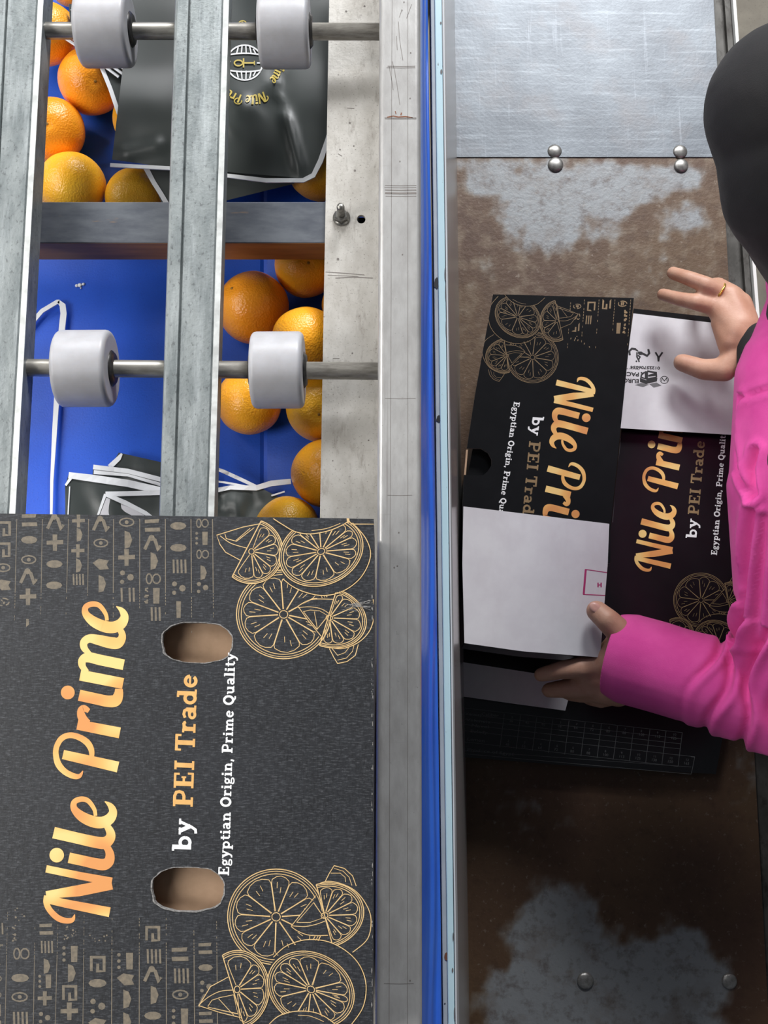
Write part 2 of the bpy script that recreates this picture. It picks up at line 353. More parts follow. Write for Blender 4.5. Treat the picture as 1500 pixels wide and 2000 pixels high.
# --- slab serif letters as strokes (cap height 1)
def ell(cx, cy, rx, ry, a0=0, a1=360, n=20):
    return [(cx + rx * math.cos(R(a0 + (a1 - a0) * k / n)), cy + ry * math.sin(R(a0 + (a1 - a0) * k / n))) for k in range(n + 1)]
G = {
 'b': (.74, [([(.2, 0), (.2, 1)], .19), ([(.03, .95), (.2, .95)], .1), (ell(.40, .33, .21, .26), .14)]),
 'y': (.68, [([(.14, .66), (.38, .06)], .18), ([(.56, .66), (.33, 0), (.22, -.2), (.06, -.22)], .12), ([(0, .63), (.3, .63)], .09), ([(.43, .63), (.68, .63)], .09)]),
 'P': (.80, [([(.24, 0), (.24, 1)], .2), ([(.05, .05), (.46, .05)], .1), ([(.05, .95), (.3, .95)], .1), ([(.24, .94), (.5, .94), (.66, .86), (.69, .7), (.65, .54), (.5, .46), (.24, .46)], .13)]),
 'E': (.80, [([(.24, 0), (.24, 1)], .2), ([(.05, .05), (.7, .05)], .1), ([(.05, .95), (.68, .95)], .1), ([(.24, .5), (.52, .5)], .1), ([(.68, 0), (.68, .3)], .09), ([(.66, 1), (.66, .72)], .09), ([(.52, .38), (.52, .62)], .08)]),
 'I': (.48, [([(.24, 0), (.24, 1)], .2), ([(.05, .05), (.43, .05)], .1), ([(.05, .95), (.43, .95)], .1)]),
 'T': (.78, [([(.38, 0), (.38, 1)], .2), ([(.03, .94), (.74, .94)], .12), ([(.07, 1), (.07, .7)], .09), ([(.7, 1), (.7, .7)], .09), ([(.2, .05), (.56, .05)], .1)]),
 'r': (.58, [([(.2, 0), (.2, .66)], .18), ([(.04, .05), (.42, .05)], .1), ([(.04, .62), (.2, .62)], .09), ([(.2, .42), (.3, .58), (.46, .6)], .13), ([(.44, .62), (.5, .5)], .12)]),
 'a': (.66, [(ell(.25, .19, .15, .14), .12), ([(.46, 0), (.46, .5)], .17), ([(.47, .46), (.4, .59), (.25, .62), (.1, .55)], .12), ([(.46, .045), (.64, .045)], .09), ([(.25, .35), (.46, .37)], .09)]),
 'd': (.74, [(ell(.29, .33, .2, .26), .14), ([(.5, 0), (.5, 1)], .18), ([(.33, .95), (.5, .95)], .1), ([(.5, .045), (.68, .045)], .09)]),
 'e': (.62, [(ell(.30, .33, .21, .27, 8, 325), .14), ([(.1, .36), (.5, .36)], .09)]),
 'g': (.64, [(ell(.28, .42, .17, .18), .13), (ell(.31, -.1, .23, .13), .1), ([(.2, .24), (.12, .12), (.22, .03)], .09), ([(.42, .56), (.58, .64)], .09)]),
 'p': (.74, [([(.2, -.3), (.2, .66)], .18), ([(.04, -.26), (.38, -.26)], .09), ([(.04, .62), (.2, .62)], .09), (ell(.41, .33, .2, .26), .14)]),
 't': (.48, [([(.22, .1), (.22, .88)], .17), ([(.22, .14), (.3, .05), (.46, .1)], .11), ([(.04, .62), (.44, .62)], .09)]),
 'i': (.40, [([(.2, 0), (.2, .66)], .18), ([(.04, .05), (.37, .05)], .1), ([(.04, .62), (.2, .62)], .09), ([(.2, .77), (.2, .95)], .18)]),
 'n': (.78, [([(.2, 0), (.2, .66)], .17), ([(.56, 0), (.56, .42)], .17), ([(.2, .42), (.3, .58), (.44, .6), (.55, .5), (.56, .35)], .13), ([(.04, .05), (.36, .05)], .1), ([(.42, .05), (.73, .05)], .1), ([(.04, .62), (.2, .62)], .09)]),
 'm': (1.12, [([(.2, 0), (.2, .66)], .17), ([(.54, 0), (.54, .42)], .17), ([(.88, 0), (.88, .42)], .17), ([(.2, .42), (.3, .58), (.42, .6), (.53, .5), (.54, .35)], .13), ([(.54, .42), (.64, .58), (.76, .6), (.87, .5), (.88, .35)], .13), ([(.04, .05), (.36, .05)], .1), ([(.41, .05), (.68, .05)], .1), ([(.75, .05), (1.06, .05)], .1), ([(.04, .62), (.2, .62)], .09)]),
 'O': (.86, [(ell(.43, .5, .31, .43), .18)]),
 'Q': (.86, [(ell(.43, .5, .31, .43), .18), ([(.4, .06), (.56, -.12), (.76, -.12)], .12)]),
 'u': (.78, [([(.2, .64), (.2, .22), (.28, .07), (.42, .07), (.55, .2)], .15), ([(.56, 0), (.56, .66)], .17), ([(.04, .62), (.2, .62)], .09), ([(.42, .62), (.56, .62)], .09), ([(.56, .045), (.73, .045)], .09)]),
 'l': (.40, [([(.2, 0), (.2, 1)], .18), ([(.04, .05), (.37, .05)], .1), ([(.04, .95), (.2, .95)], .09)]),
 ',': (.32, [([(.15, .14), (.15, 0), (.09, -.18)], .14)]),
 ' ': (.36, []),
}
def slab(text, start, end, cap, m, ink, layer=2, up=None, wt=1.22):
    """text on the base line start->end; up = unit vector of the letters' tops"""
    W = sum(G[c][0] for c in text); dx, dy = end[0] - start[0], end[1] - start[1]
    up = up or (dy / math.hypot(dx, dy), -dx / math.hypot(dx, dy)); x = 0
    for c in text:
        for pts, wd in G[c][1]:
            q = [((p[0] + x) * (math.hypot(dx, dy) / W) / cap, p[1]) for p in pts]
            out = []
            for poly in ribbon(q, wd * wt):
                out.append([(start[0] + dx / math.hypot(dx, dy) * a * cap + up[0] * b * cap, start[1] + dy / math.hypot(dx, dy) * a * cap + up[1] * b * cap) for a, b in poly])
            ink.add(out, m, layer)
        x += G[c][0]
def font_polys(text, bold=0.0):
    cu = bpy.data.curves.new('t', 'FONT'); cu.body = text; cu.size = 1; cu.resolution_u = 3; cu.offset = bold
    o = bpy.data.objects.new('t', cu); COL.objects.link(o); dg = bpy.context.evaluated_depsgraph_get(); dg.update()
    me = bpy.data.meshes.new_from_object(o.evaluated_get(dg)); out = [[(me.vertices[i].co.x, me.vertices[i].co.y) for i in p.vertices] for p in me.polygons]
    bpy.data.objects.remove(o); bpy.data.curves.remove(cu); bpy.data.meshes.remove(me); return out
def plain(text, org, size, ang, m, ink, layer=2, sx=1.0, bold=.0, width=None):
    """text at org; ang = direction of reading in the layout (y down), letters upright to the left of travel"""
    ps = font_polys(text, bold); c, s = math.cos(R(ang)), math.sin(R(ang))
    if width:
        mx = max(q[0] for p in ps for q in p); sx = width / (mx * size)
    ink.add([[(org[0] + (x * size * sx) * c + (y * size) * s, org[1] + (x * size * sx) * s - (y * size) * c) for x, y in p] for p in ps], m, layer)

def board_text(ink, m_by, m_pei):
    a, b = (373, 1664), (385.5, 1316)
    def at(t): return (a[0] + (b[0] - a[0]) * t, a[1] + (b[1] - a[1]) * t)
    slab('by', at(0), at(.185), 37, m_by, ink)
    slab('PEI Trade', at(.247), at(1), 38, m_pei, ink)
    slab('Egyptian Origin, Prime Quality', (447, 1711), (459.5, 1275), 20.5, M_inkw, ink)

# --- citrus drawings
def cslice(ink, T, c, rx, ry, rot, spokes, m, fill, lay, lw=1.5, a0=0, a1=360, flat=None, back=None, hub=.09):
    """one cut citrus in layout frame T; spokes in degrees; a0..a1 the visible arc"""
    cr, sr = math.cos(R(rot)), math.sin(R(rot))
    def E(a, k, kx=1):
        x, y = rx * k * math.cos(R(a)), ry * k * math.sin(R(a))
        return (c[0] + x * cr - y * sr, c[1] + x * sr + y * cr)
    def arc(k, b0, b1, n=None):
        n = n or max(3, int(abs(b1 - b0) / 7)); return [E(b0 + (b1 - b0) * i / n, k) for i in range(n + 1)]
    z = lambda pts: [T(*p) for p in pts]
    ink.add([z(arc(1.0, a0, a1, 40))], fill, lay)
    full = a1 - a0 >= 359
    for k, ww in ((1.0, 1.25), (.955, .8), (.90, 1)): ink.add(ribbon(z(arc(k, a0, a1, 60)), lw * ww), m, lay + 1)
    if not full: ink.add(ribbon(z([E(a0, 1), E(a1, 1)]), lw * 1.3), m, lay + 1)
    sp = spokes + ([spokes[0] + 360] if full else [])
    if not full: sp = [a0 + 3] + spokes + [a1 - 3]
    ink.add(ribbon(z(arc(hub, 0, 360, 9)), lw), m, lay + 1)
    for i in range(len(sp) - 1):
        s0, s1 = sp[i] + .5, sp[i + 1] - .5
        if s1 - s0 < 3: continue
        mid = (s0 + s1) / 2; hw = (s1 - s0) / 2
        pts = [E(mid - hw * .8, hub + .03), E(s0, .45), E(s0, .72), E(s0 + hw * .12, .79), E(mid - hw * .45, .84), E(mid, .86), E(mid + hw * .45, .84), E(s1 - hw * .12, .79), E(s1, .72), E(s1, .45), E(mid + hw * .8, hub + .03)]
        ink.add(ribbon(z(pts), lw * .85), m, lay + 1)
        for q in (-.35, .15):
            r0 = .5 + .15 * ((i * 7 + int(q * 9)) % 3) / 3
            ink.add(ribbon(z([E(mid + hw * q, r0), E(mid + hw * q, r0 + .13)]), lw * .7), m, lay + 1)
def art_top(m, fill):
    ink = Ink(); T = lambda x, y: (350 + x / 3.75, 1000 + y / 3.75)
    z = lambda pts: [T(*p) for p in pts]
    # wedge tucked low, then right half, back curves, left wedge, half, ellipses
    ink.add(ribbon(z([(1100, 1000), (1130, 1060), (1160, 1110), (1230, 1095), (1290, 1050), (1312, 970)]), 1.5), m, 2)
    ink.add(ribbon(z([(1160, 1085), (1225, 1070), (1270, 1020), (1280, 975)]), 1.1), m, 2)
    ink.add(ribbon(z([(1120, 1000), (1160, 1050), (1215, 1030), (1245, 990)]), 1.1), m, 2)
    cslice(ink, T, (765, 750), 345, 325, 0, [12, 32, 62, 107, 145, 176, 202, 234, 266, 300, 330], m, fill, 1)
    ink.add([z([(870, 690), (980, 640), (1135, 615), (1090, 800), (1030, 920)])], fill, 3)
    ink.add(ribbon(z([(870, 690), (930, 655), (1000, 638), (1130, 640)]), 1.5, True), m, 4)
    ink.add(ribbon(z([(870, 700), (960, 695), (1040, 710), (1100, 745)]), 1.3, True), m, 4)
    ink.add(ribbon(z([(870, 690), (940, 790), (1040, 910)]), 1.4), m, 4)
    ink.add(ribbon(z([(910, 730), (960, 718), (1030, 725), (1090, 760), (1010, 860), (910, 730)]), 1.1), m, 4)
    ink.add(ribbon(z([(990, 730), (1012, 855)]), 1.1), m, 4)
    ink.add(ribbon(z([(1420, 640), (1430, 740), (1400, 860), (1320, 950), (1200, 1000), (1100, 990), (1030, 965)]), 1.6, True), m, 2)
    cslice(ink, T, (1100, 775), 275, 215, 17, [-75, -48, -18, 16, 45, 70], m, fill, 2, a0=-92, a1=92)
    ink.add([z([(275, 170), (600, 80), (560, 300), (450, 355), (330, 300)])], fill, 3)
    ink.add(ribbon(z([(600, 85), (470, 110), (275, 170), (300, 240), (340, 295), (450, 355)]), 1.5), m, 4)
    ink.add(ribbon(z([(335, 160), (345, 195), (420, 215), (550, 115)]), 1.2), m, 4)
    ink.add(ribbon(z([(300, 175), (370, 225), (440, 250), (520, 270)]), 1.4, True), m, 4)
    ink.add(ribbon(z([(520, 120), (415, 210)]), 1.2), m, 4)
    ink.add([z([(740, 300), (760, 480), (900, 585), (1060, 612), (1220, 570), (1340, 460), (1400, 330), (1370, 200), (1300, 90), (1000, 60)])], fill, 5)
    ink.add(ribbon(z([(760, 490), (830, 545), (930, 590), (1060, 612), (1200, 580), (1330, 480), (1400, 330), (1370, 200), (1270, 80)]), 1.7, True), m, 6)
    cslice(ink, T, (530, 290), 230, 235, 0, [-42, -18, 10, 38, 62, 84], m, fill, 7, a0=-72, a1=128)
    cslice(ink, T, (1040, 290), 315, 245, -22, [-4, 22, 44, 82, 118, 146, 170, 196, 224, 246, 262, 284, 312, 338], m, fill, 9)
    ink.add([z([(680, -60), (700, 60), (830, 140), (960, 162), (1100, 145), (1240, 70), (1300, -60)])], fill, 11)
    ink.add(ribbon(z([(690, 50), (760, 95), (850, 145), (960, 162), (1090, 140), (1190, 100), (1245, 65)]), 1.7, True), m, 12)
    ink.add(ribbon(z([(970, 138), (1080, 122), (1180, 85)]), 1.2, True), m, 12)
    ink.add(ribbon(z([(1245, 65), (1260, 90), (1430, 90)]), 1.2), m, 12)
    ink.add(ribbon(z([(1235, 40), (1240, 80)]), 5), m, 12)
    return ink
def art_bottom(m, fill):
    ink = Ink(); T = lambda x, y: (350 + x / 3.75, 1500 + y / 3.75)
    z = lambda pts: [T(*p) for p in pts]
    ink.add(ribbon(z([(1070, 830), (1100, 770), (1135, 715), (1210, 735), (1270, 790), (1297, 865)]), 1.5), m, 2)
    ink.add(ribbon(z([(1135, 735), (1200, 755), (1245, 800), (1265, 860)]), 1.1), m, 2)
    ink.add(ribbon(z([(1110, 770), (1180, 770), (1215, 800), (1220, 835)]), 1.1), m, 2)
    cslice(ink, T, (710, 1090), 355, 350, 0, [-4, 26, 56, 92, 128, 155, 184, 218, 262, 292, 328], m, fill, 1)
    ink.add([z([(820, 1160), (900, 1060), (1000, 950), (1070, 1100), (1090, 1225), (960, 1225), (870, 1190)])], fill, 3)
    ink.add(ribbon(z([(820, 1160), (870, 1195), (960, 1225), (1090, 1225)]), 1.5, True), m, 4)
    ink.add(ribbon(z([(820, 1155), (920, 1160), (1000, 1145), (1070, 1120)]), 1.3, True), m, 4)
    ink.add(ribbon(z([(820, 1158), (900, 1060), (1000, 935)]), 1.4), m, 4)
    ink.add(ribbon(z([(860, 1130), (930, 1050), (985, 985), (1060, 1095), (960, 1130), (860, 1130)]), 1.1), m, 4)
    ink.add(ribbon(z([(1000, 860), (1080, 830), (1180, 845), (1290, 900), (1370, 1000), (1405, 1110), (1380, 1250), (1270, 1350)]), 1.6, True), m, 2)
    cslice(ink, T, (1065, 1080), 290, 235, -15, [-62, -40, -14, 16, 44, 68], m, fill, 2, a0=-90, a1=90)
    ink.add([z([(145, 1740), (230, 1600), (360, 1530), (420, 1640), (470, 1835)])], fill, 3)
    ink.add(ribbon(z([(470, 1832), (300, 1790), (145, 1740), (230, 1600), (360, 1530)]), 1.5), m, 4)
    ink.add(ribbon(z([(145, 1735), (210, 1680), (300, 1635), (400, 1625)]), 1.4, True), m, 4)
    ink.add(ribbon(z([(210, 1745), (240, 1700), (300, 1680), (400, 1660), (430, 1800), (210, 1750)]), 1.2), m, 4)
    ink.add(ribbon(z([(290, 1690), (400, 1810)]), 1.2), m, 4)
    ink.add([z([(660, 1450), (760, 1330), (950, 1255), (1150, 1290), (1300, 1410), (1365, 1560), (1350, 1740), (1260, 1875), (900, 1800)])], fill, 5)
    ink.add(ribbon(z([(690, 1385), (790, 1300), (950, 1255), (1130, 1285), (1290, 1400), (1365, 1560), (1350, 1740), (1260, 1880)]), 1.7, True), m, 6)
    cslice(ink, T, (425, 1620), 235, 285, 4, [-58, -34, -6, 30, 60, 80], m, fill, 7, a0=-122, a1=72)
    cslice(ink, T, (965, 1620), 330, 265, 28, [-8, 20, 46, 72, 92, 132, 160, 184, 206, 226, 262, 312, 338], m, fill, 9)
    ink.add([z([(640, 1900), (720, 1820), (850, 1780), (1000, 1790), (1120, 1860), (1200, 1950), (1200, 2300), (640, 2300)])], fill, 11)
    ink.add(ribbon(z([(620, 1920), (720, 1820), (850, 1780), (1000, 1790), (1120, 1855), (1210, 1960), (1230, 2100)]), 1.7, True), m, 12)
    ink.add(ribbon(z([(870, 1808), (960, 1815), (1060, 1855)]), 1.2, True), m, 12)
    return ink

# --- picture-writing columns
def pictogram(k, x, y, s, m, ink, rnd, lay=1):
    A = lambda pts, w: ink.add(ribbon([(x + a * s, y + b * s) for a, b in pts], w * s), m, lay)
    D = lambda pts: ink.add([[(x + a * s, y + b * s) for a, b in pts]], m, lay)
    k = k % 12
    if k == 0: D(ell(0, 0, .42, .2, n=10)[:-1])
    elif k == 1: A(ell(-.18, 0, .14, .26, n=10), .07); A(ell(.2, 0, .2, .24, n=10), .07)
    elif k == 2: D([(-.4, -.3), (.35, -.34), (.3, -.14), (-.4, -.12)]); D([(-.4, .12), (.38, .1), (.4, .3), (-.38, .32)])
    elif k == 3: A([(-.3, .35), (-.3, -.3), (.3, -.3), (.3, .35), (0, .35), (0, 0)], .13)
    elif k == 4: D(disc(-.2, -.2, .13, 8)); D(disc(.2, .02, .17, 8)); D(disc(-.22, .25, .11, 8))
    elif k == 5: D([(-.12, -.42), (.12, -.42), (.1, .42), (-.1, .42)]); D([(-.42, -.1), (.42, -.14), (.42, .08), (-.42, .1)])
    elif k == 6: D([(-.1, -.45), (.15, -.35), (.28, 0), (.15, .38), (-.1, .45)])
    elif k == 7:
        for i in range(3): D(disc(-.32, -.3 + i * .3, .09, 7))
        D([(.02, -.4), (.36, -.4), (.34, .4), (.04, .4)])
    elif k == 8: A([(-.4, .3), (-.1, -.35), (.12, -.2), (.3, .35), (.4, .1)], .16); D(disc(-.05, -.3, .16, 8))
    elif k == 9: A(ell(0, 0, .36, .2, n=12), .07); D(disc(0, 0, .1, 8))
    elif k == 10: D([(-.42, -.08), (-.1, -.3), (.42, -.2), (.3, 0), (.42, .24), (-.05, .28)])
    else:
        for i in range(4): D([(-.3 + i * .2, -.35), (-.2 + i * .2, -.35), (-.18 + i * .2, .35), (-.28 + i * .2, .35)])
def columns(ink, topx, botx, y0, y1, m, seed, fade, avoid):
    """print columns between y0 and y1; fade(y) in 0..1 = how much of the ink is left"""
    rnd = random.Random(seed)
    def X(tx, bx, y): return tx + (bx - tx) * (y - 1010) / 990.0
    for i, (tx, bx) in enumerate(zip(topx, botx)):
        y = y0
        while y < y1:                                    # the thin rules, broken up where the ink fades
            f = fade(y)
            L = 14 if f > .8 else 4
            if f > .8 or rnd.random() < f * 1.3:
                ink.add(ribbon([(X(tx, bx, y), y), (X(tx, bx, y + L), y + L)], (1.8 if i > 4 else 1.3) * (.6 + .4 * f)), m, 1)
            y += L if f > .8 else 6
    for i in range(len(topx) - 1):
        y = y0 + rnd.uniform(2, 20)
        while y < y1:
            xa, xb = X(topx[i], botx[i], y), X(topx[i + 1], botx[i + 1], y); cx = (xa + xb) / 2; s = (xb - xa) * .76
            f = fade(y)
            if not any(a[0] < cx < a[1] and a[2] < y < a[3] for a in avoid) and rnd.random() < .25 + f:
                sub = Ink(); pictogram(rnd.randrange(12), cx, y, s, m, sub, rnd)
                if f < .75:
                    for p, mm, l in sub.items:           # worn print: pieces of the sign only
                        if len(p) == 4 and rnd.random() < f + .15: ink.items.append((p, mm, l))
                        elif len(p) != 4:
                            for q in range(int(14 * f)):
                                a = rnd.uniform(min(t[0] for t in p), max(t[0] for t in p)); b = rnd.uniform(min(t[1] for t in p), max(t[1] for t in p))
                                ink.add([disc(a, b, rnd.uniform(.8, 2.4), 5)], mm, l)
                else: ink.items += sub.items
            y += s * rnd.uniform(.86, 1.15)

# ================================================================== SETTING
mb = MB(); mb.box((-4, -4, -.1), (4, 5, 0), M_conc); fl = mb.build('floor'); fl['kind'] = 'structure'

# ================================================================== WORK TABLE (right, low level)
ZT = 0.80
T = thing('work_table', P(1150, 800, 0), 'low steel packing table with one clean and one rusty sheet, right of the conveyor', 'table')
yA, yB = -.42, 1.25
eL = edge((888, 0), (917, 2000), ZT)
yj = P(1100, 308, ZT).y
eR = edge((1397, 60), (1424, 560), ZT)
mb = MB(); mb.prism([(eL(yj) - .01, yj), (eR(yj), yj), (eR(yB), yB), (eL(yB) - .01, yB)], ZT - .003, ZT + .0015, M_plate1)
mb.build('steel_plate', T, .0006)['label'] = 'clean galvanised upper sheet'
# rusted sheet: fine grid with the stain colours
nx, ny = 150, 260; V = []; Fc = []; colr = []
RUST, RUST2, GREY, DUST = (90, 69, 49), (78, 56, 43), (138, 143, 147), (116, 102, 86)
blobs = [(1075, 385, 110, 100, 1.1), (960, 345, 90, 40, 1.), (1200, 355, 150, 50, 1.), (1180, 400, 60, 40, 1), (1300, 350, 90, 35, .9), (1345, 430, 60, 45, .8), (1075, 460, 70, 55, .9),
         (1100, 1850, 120, 110, 1.), (1080, 1950, 130, 110, 1.1), (1230, 1940, 180, 100, 1.2), (1390, 1915, 70, 70, 1.), (1090, 1790, 95, 75, .8), (1250, 2050, 300, 80, 1.2), (1330, 1880, 90, 60, .8)]
def pix(p):
    x, y, z = p.x, p.y, p.z - HC
    yc = y * CT + z * ST; zc = -y * ST + z * CT
    return 750 + F * x / -zc, 1000 - F * yc / -zc
for j in range(ny + 1):
    y = yA + (yj - yA) * j / ny
    for i in range(nx + 1):
        x = eL(y) - .01 + (eR(y) - eL(y) + .01) * i / nx
        p = Vector((x, y, ZT)); V.append(p)
        a, b = pix(p)
        n1 = noise.fractal(p * 9, 1, 2, 4); n2 = noise.fractal(p * 40 + Vector((3, 1, 0)), 1, 2, 4); n3 = noise.fractal(p * 5 + Vector((7, 2, 0)), 1, 2, 3)
        g = 0
        for cx, cy, rx, ry, s in blobs:
            d = math.hypot((a - cx) / rx, (b - cy) / ry); g = max(g, s * (1.35 - d))
        g = min(1, max(0, (g + n1 * .55 + n2 * .3 - .3) / .34))
        r = min(1, max(0, .5 + n3)); c = [RUST[k] * (1 - r) + RUST2[k] * r for k in range(3)]
        if b < 700:
            dd = min(1, max(0, n2 * 1.4 + .15)) * .8; c = [c[k] * (1 - dd) + DUST[k] * dd for k in range(3)]
        c = [c[k] * (1 - g * .92) + GREY[k] * g * .92 for k in range(3)]
        colr.append(lin(c))
for j in range(ny):
    for i in range(nx):
        a = j * (nx + 1) + i; Fc.append([a, a + 1, a + nx + 2, a + nx + 1])
mb = MB(); mb.mesh(V, Fc, M_plate2); o = mb.build('steel_plate', T); o['label'] = 'rust-stained lower sheet'
at = o.data.color_attributes.new('stain', 'FLOAT_COLOR', 'POINT')
off = parent_world(T)
import bisect
kd = {}
for v, c in zip(V, colr): kd[(round(v.x, 5), round(v.y, 5))] = c
for i, v in enumerate(o.data.vertices):
    w_ = v.co + off; at.data[i].color = kd.get((round(w_.x, 5), round(w_.y, 5)), lin(RUST))
sol = o.modifiers.new('thickness', 'SOLIDIFY'); sol.thickness = .003; sol.offset = -1
# rim channel and its white lip
eR2 = edge((1432, 60), (1469, 560), ZT); eR3 = edge((1437, 60), (1475, 560), ZT + .012)
def strip(mbx, eA, eB, z0a, z0b, m, y0=yA, y1=yB, z1=None):
    mbx.prism([(eA(y0), y0), (eB(y0), y0), (eB(y1), y1), (eA(y1), y1)], z0a, z0b, m)
mb = MB(); strip(mb, lambda y: eR(y) - .002, eR2, ZT - .03, ZT - .006, M_rim)
strip(mb, lambda y: eR2(y) - .012, lambda y: eR2(y) - .003, ZT - .03, ZT + .004, M_rim); mb.build('rim', T)
mb = MB(); strip(mb, lambda y: eR2(y) - .001, lambda y: eR2(y) + .004, ZT - .05, ZT + .012, M_white_edge); mb.build('edge_lip', T)
mb = MB(); mb.box((.12, yA + .05, ZT - .09), (.5, yB - .05, ZT - .034), M_rim); mb.build('under_frame', T)
for lx in (.16, .5):
    for ly in (yA + .1, yB - .1):
        mb = MB(); mb.box((lx - .025, ly - .025, 0), (lx + .025, ly + .025, ZT - .07), M_rim); mb.build('leg', T)
for (a, b, r) in ((1083, 296, 14), (1328, 297, 14), (1085, 322, 15), (1330, 324, 14), (1143, 1915, 16), (1424, 1916, 15)):
    c = P(a, b, ZT); s = scale_at(a, b, ZT) * r
    prof = [(-.004, s * .9)] + [(.0015 + s * .38 * math.sin(R(t)), s * math.cos(R(t))) for t in (0, 15, 30, 45, 60, 75, 86)]
    mb = MB(); mb.lathe(c, (0, 0, 1), prof, M_rivet, 28); mb.build('rivet', T)
# side guard: polished sheet from the pale rail down to the table
eT = edge((868, 0), (897, 2000), 1.20)
def spt(y, t): return Vector((eT(y) + (eL(y) - eT(y)) * t, y, 1.198 + (ZT - 1.198) * t))
mb = MB(); mb.loft([[spt(yA, 0), spt(yA, 1), spt(yA, 1) + Vector((-.003, 0, 0)), spt(yA, 0) + Vector((-.003, 0, 0))], [spt(yB, 0), spt(yB, 1), spt(yB, 1) + Vector((-.003, 0, 0)), spt(yB, 0) + Vector((-.003, 0, 0))]], M_polish)
mb.build('side_guard', T)['label'] = 'polished sloping guard sheet'
# pale rail
def prof_line(px0, px2000, z): return edge((px0, 0), (px2000, 2000), z)
RL = thing('guard_rail', P(862, 1000, 1.13), 'narrow pale cyan painted rail with chipped edge along the table side', 'rail')
g0, g1 = prof_line(841, 865.5, 1.195), prof_line(848.5, 875, 1.195); c0, c1 = prof_line(848.5, 875, 1.197), prof_line(863.5, 888.5, 1.197)
l1 = prof_line(868, 893, 1.20)
mb = MB(); strip(mb, g0, g1, 1.15, 1.195, M_grey); mb.build('rail_ledge', RL, .0008)['label'] = 'grey ledge of the rail'
mb = MB(); strip(mb, g1, c1, 1.15, 1.197, M_cyan)
for (a, b, h, wd) in ((861, 45, 3, 1.5), (862, 140, 5, 2), (870, 535, 14, 2), (871, 570, 18, 1.6), (872, 640, 20, 1.5), (884, 1895, 5, 1.6), (888, 1980, 14, 1.2), (885, 1830, 9, 1)):
    mb.poly([P(x, y, 1.1974) for x, y in disc(a, b, wd, 10, h)], M_scratch)
mb.build('rail_cap', RL, .0012)
mb = MB(); strip(mb, lambda y: c1(y) + .0006, lambda y: c1(y) + .0022, 1.15, 1.1985, M_white_edge); strip(mb, lambda y: c1(y) + .0024, l1, 1.15, 1.193, M_rim)
mb.build('rail_lip', RL, 0)['label'] = 'bare metal lip of the rail'
for (a, b, w1, h1) in ((852.5, 553, 4.5, 11), (856.5, 818, 4, 7)):
    mb = MB(); mb.poly([P(a + math.cos(t) * w1 * (1 + .2 * math.sin(3 * t)), b + math.sin(t) * h1 * (1 + .15 * math.cos(5 * t)), 1.1956) for t in [k * .35 for k in range(18)]], M_inkk)
    mb.build('paint_chip', RL)
mb = MB(); mb.poly([P(x, y, 1.1956) for x, y in disc(872, 1868, 4, 14, 8)], M_rustmark); mb.build('paint_chip', RL)['label'] = 'rusty chip'
mb = MB(); mb.poly([P(x, y, 1.1956) for x, y in disc(869, 1960, 1.4, 10)], M_inkk); mb.build('paint_chip', RL)
for y in (-.3, .4, 1.1):
    mb = MB(); x = g0(y); mb.box((x + .002, y - .02, 0), (x + .012, y + .02, 1.149), M_grey); mb.build('post', RL)

# blue sheet beside the frame
ys = [-.5 + k * .03 for k in range(64)]
def rx(py): # right edge of the sheet in the photograph
    pts = [(-600, 828), (0, 835), (200, 838), (500, 843), (1000, 850.5), (1500, 857), (2000, 863), (2700, 872)]
    for (a, b), (c, d) in zip(pts, pts[1:]):
        if a <= py <= c: return b + (d - b) * (py - a) / (c - a)
    return pts[-1][1] if py > 0 else pts[0][1]
rings = []
for k in range(90):
    py = 2650 - k * 36
    xr = rx(py); ring = []
    for t in [i / 14 for i in range(15)]:
        a = 812 + (xr - 812) * t
        z = 1.345 - .10 * t - .02 * math.sin(t * math.pi) + .0035 * math.sin(t * 19 + py * .004 + math.sin(py * .01)) * (1 if t < .95 else 0)
        ring.append(P(a, py, z))
    p = ring[-1]; ring += [p + Vector((.001, 0, -.02)), p + Vector((-.004, 0, -.12))]
    rings.append(ring)
mb = MB(); mb.loft(rings, M_sheet, False, True, False)
o = mb.build('plastic_sheet'); sm = o.modifiers.new('thickness', 'SOLIDIFY'); sm.thickness = .0015
tag(o, 'blue plastic sheet hanging in the gap right of the aluminium frame', 'sheet')

# ================================================================== CONVEYOR
CV = thing('roller_conveyor', P(500, 800, 0), 'steel roller conveyor with white nylon wheels and wide aluminium side frame', 'conveyor')
y0, y1 = -.55, 1.15
def rail(pxa, pya, pxb, pyb, name_groove):
    """galvanised channel: left/right edges at two heights in the photograph"""
    zt = 1.445; l = edge((pxa[0], pya), (pxb[0], pyb), zt); r = edge((pxa[1], pya), (pxb[1], pyb), zt)
    rings = []
    for y in (y0, y1):
        a, b = l(y), r(y); w_ = b - a; gx = a + w_ * name_groove
        pts = [(a, zt - .036), (a, zt - .005), (a + .0015, zt - .001), (a + .004, zt + .0005), (gx - .0015, zt + .0005), (gx - .0004, zt - .0025), (gx + .0006, zt - .0025), (gx + .0014, zt + .0015), (b - .007, zt + .0015), (b - .0055, zt), (b, zt), (b, zt - .003), (b - .002, zt - .004), (b - .002, zt - .036), (b - .006, zt - .036), (b - .006, zt - .012), (a + .004, zt - .012), (a + .004, zt - .036)]
        rings.append([Vector((x, y, z)) for x, z in pts])
    mb = MB(); mb.loft(rings, M_galv); mb.build('rail', CV)
    mb = MB(); mb.prism([(r(y0) - .0052, y0), (r(y0) + .0003, y0), (r(y1) + .0003, y1), (r(y1) - .0052, y1)], zt + .0002, zt + .0011, M_galv_edge); mb.build('rail_edge', CV)['label'] = 'bright bare edge of the rail'
rail((-20, 85), 0, (-68, 30), 1000, .33)
rail((340, 447), 0, (309, 418), 1000, .29)
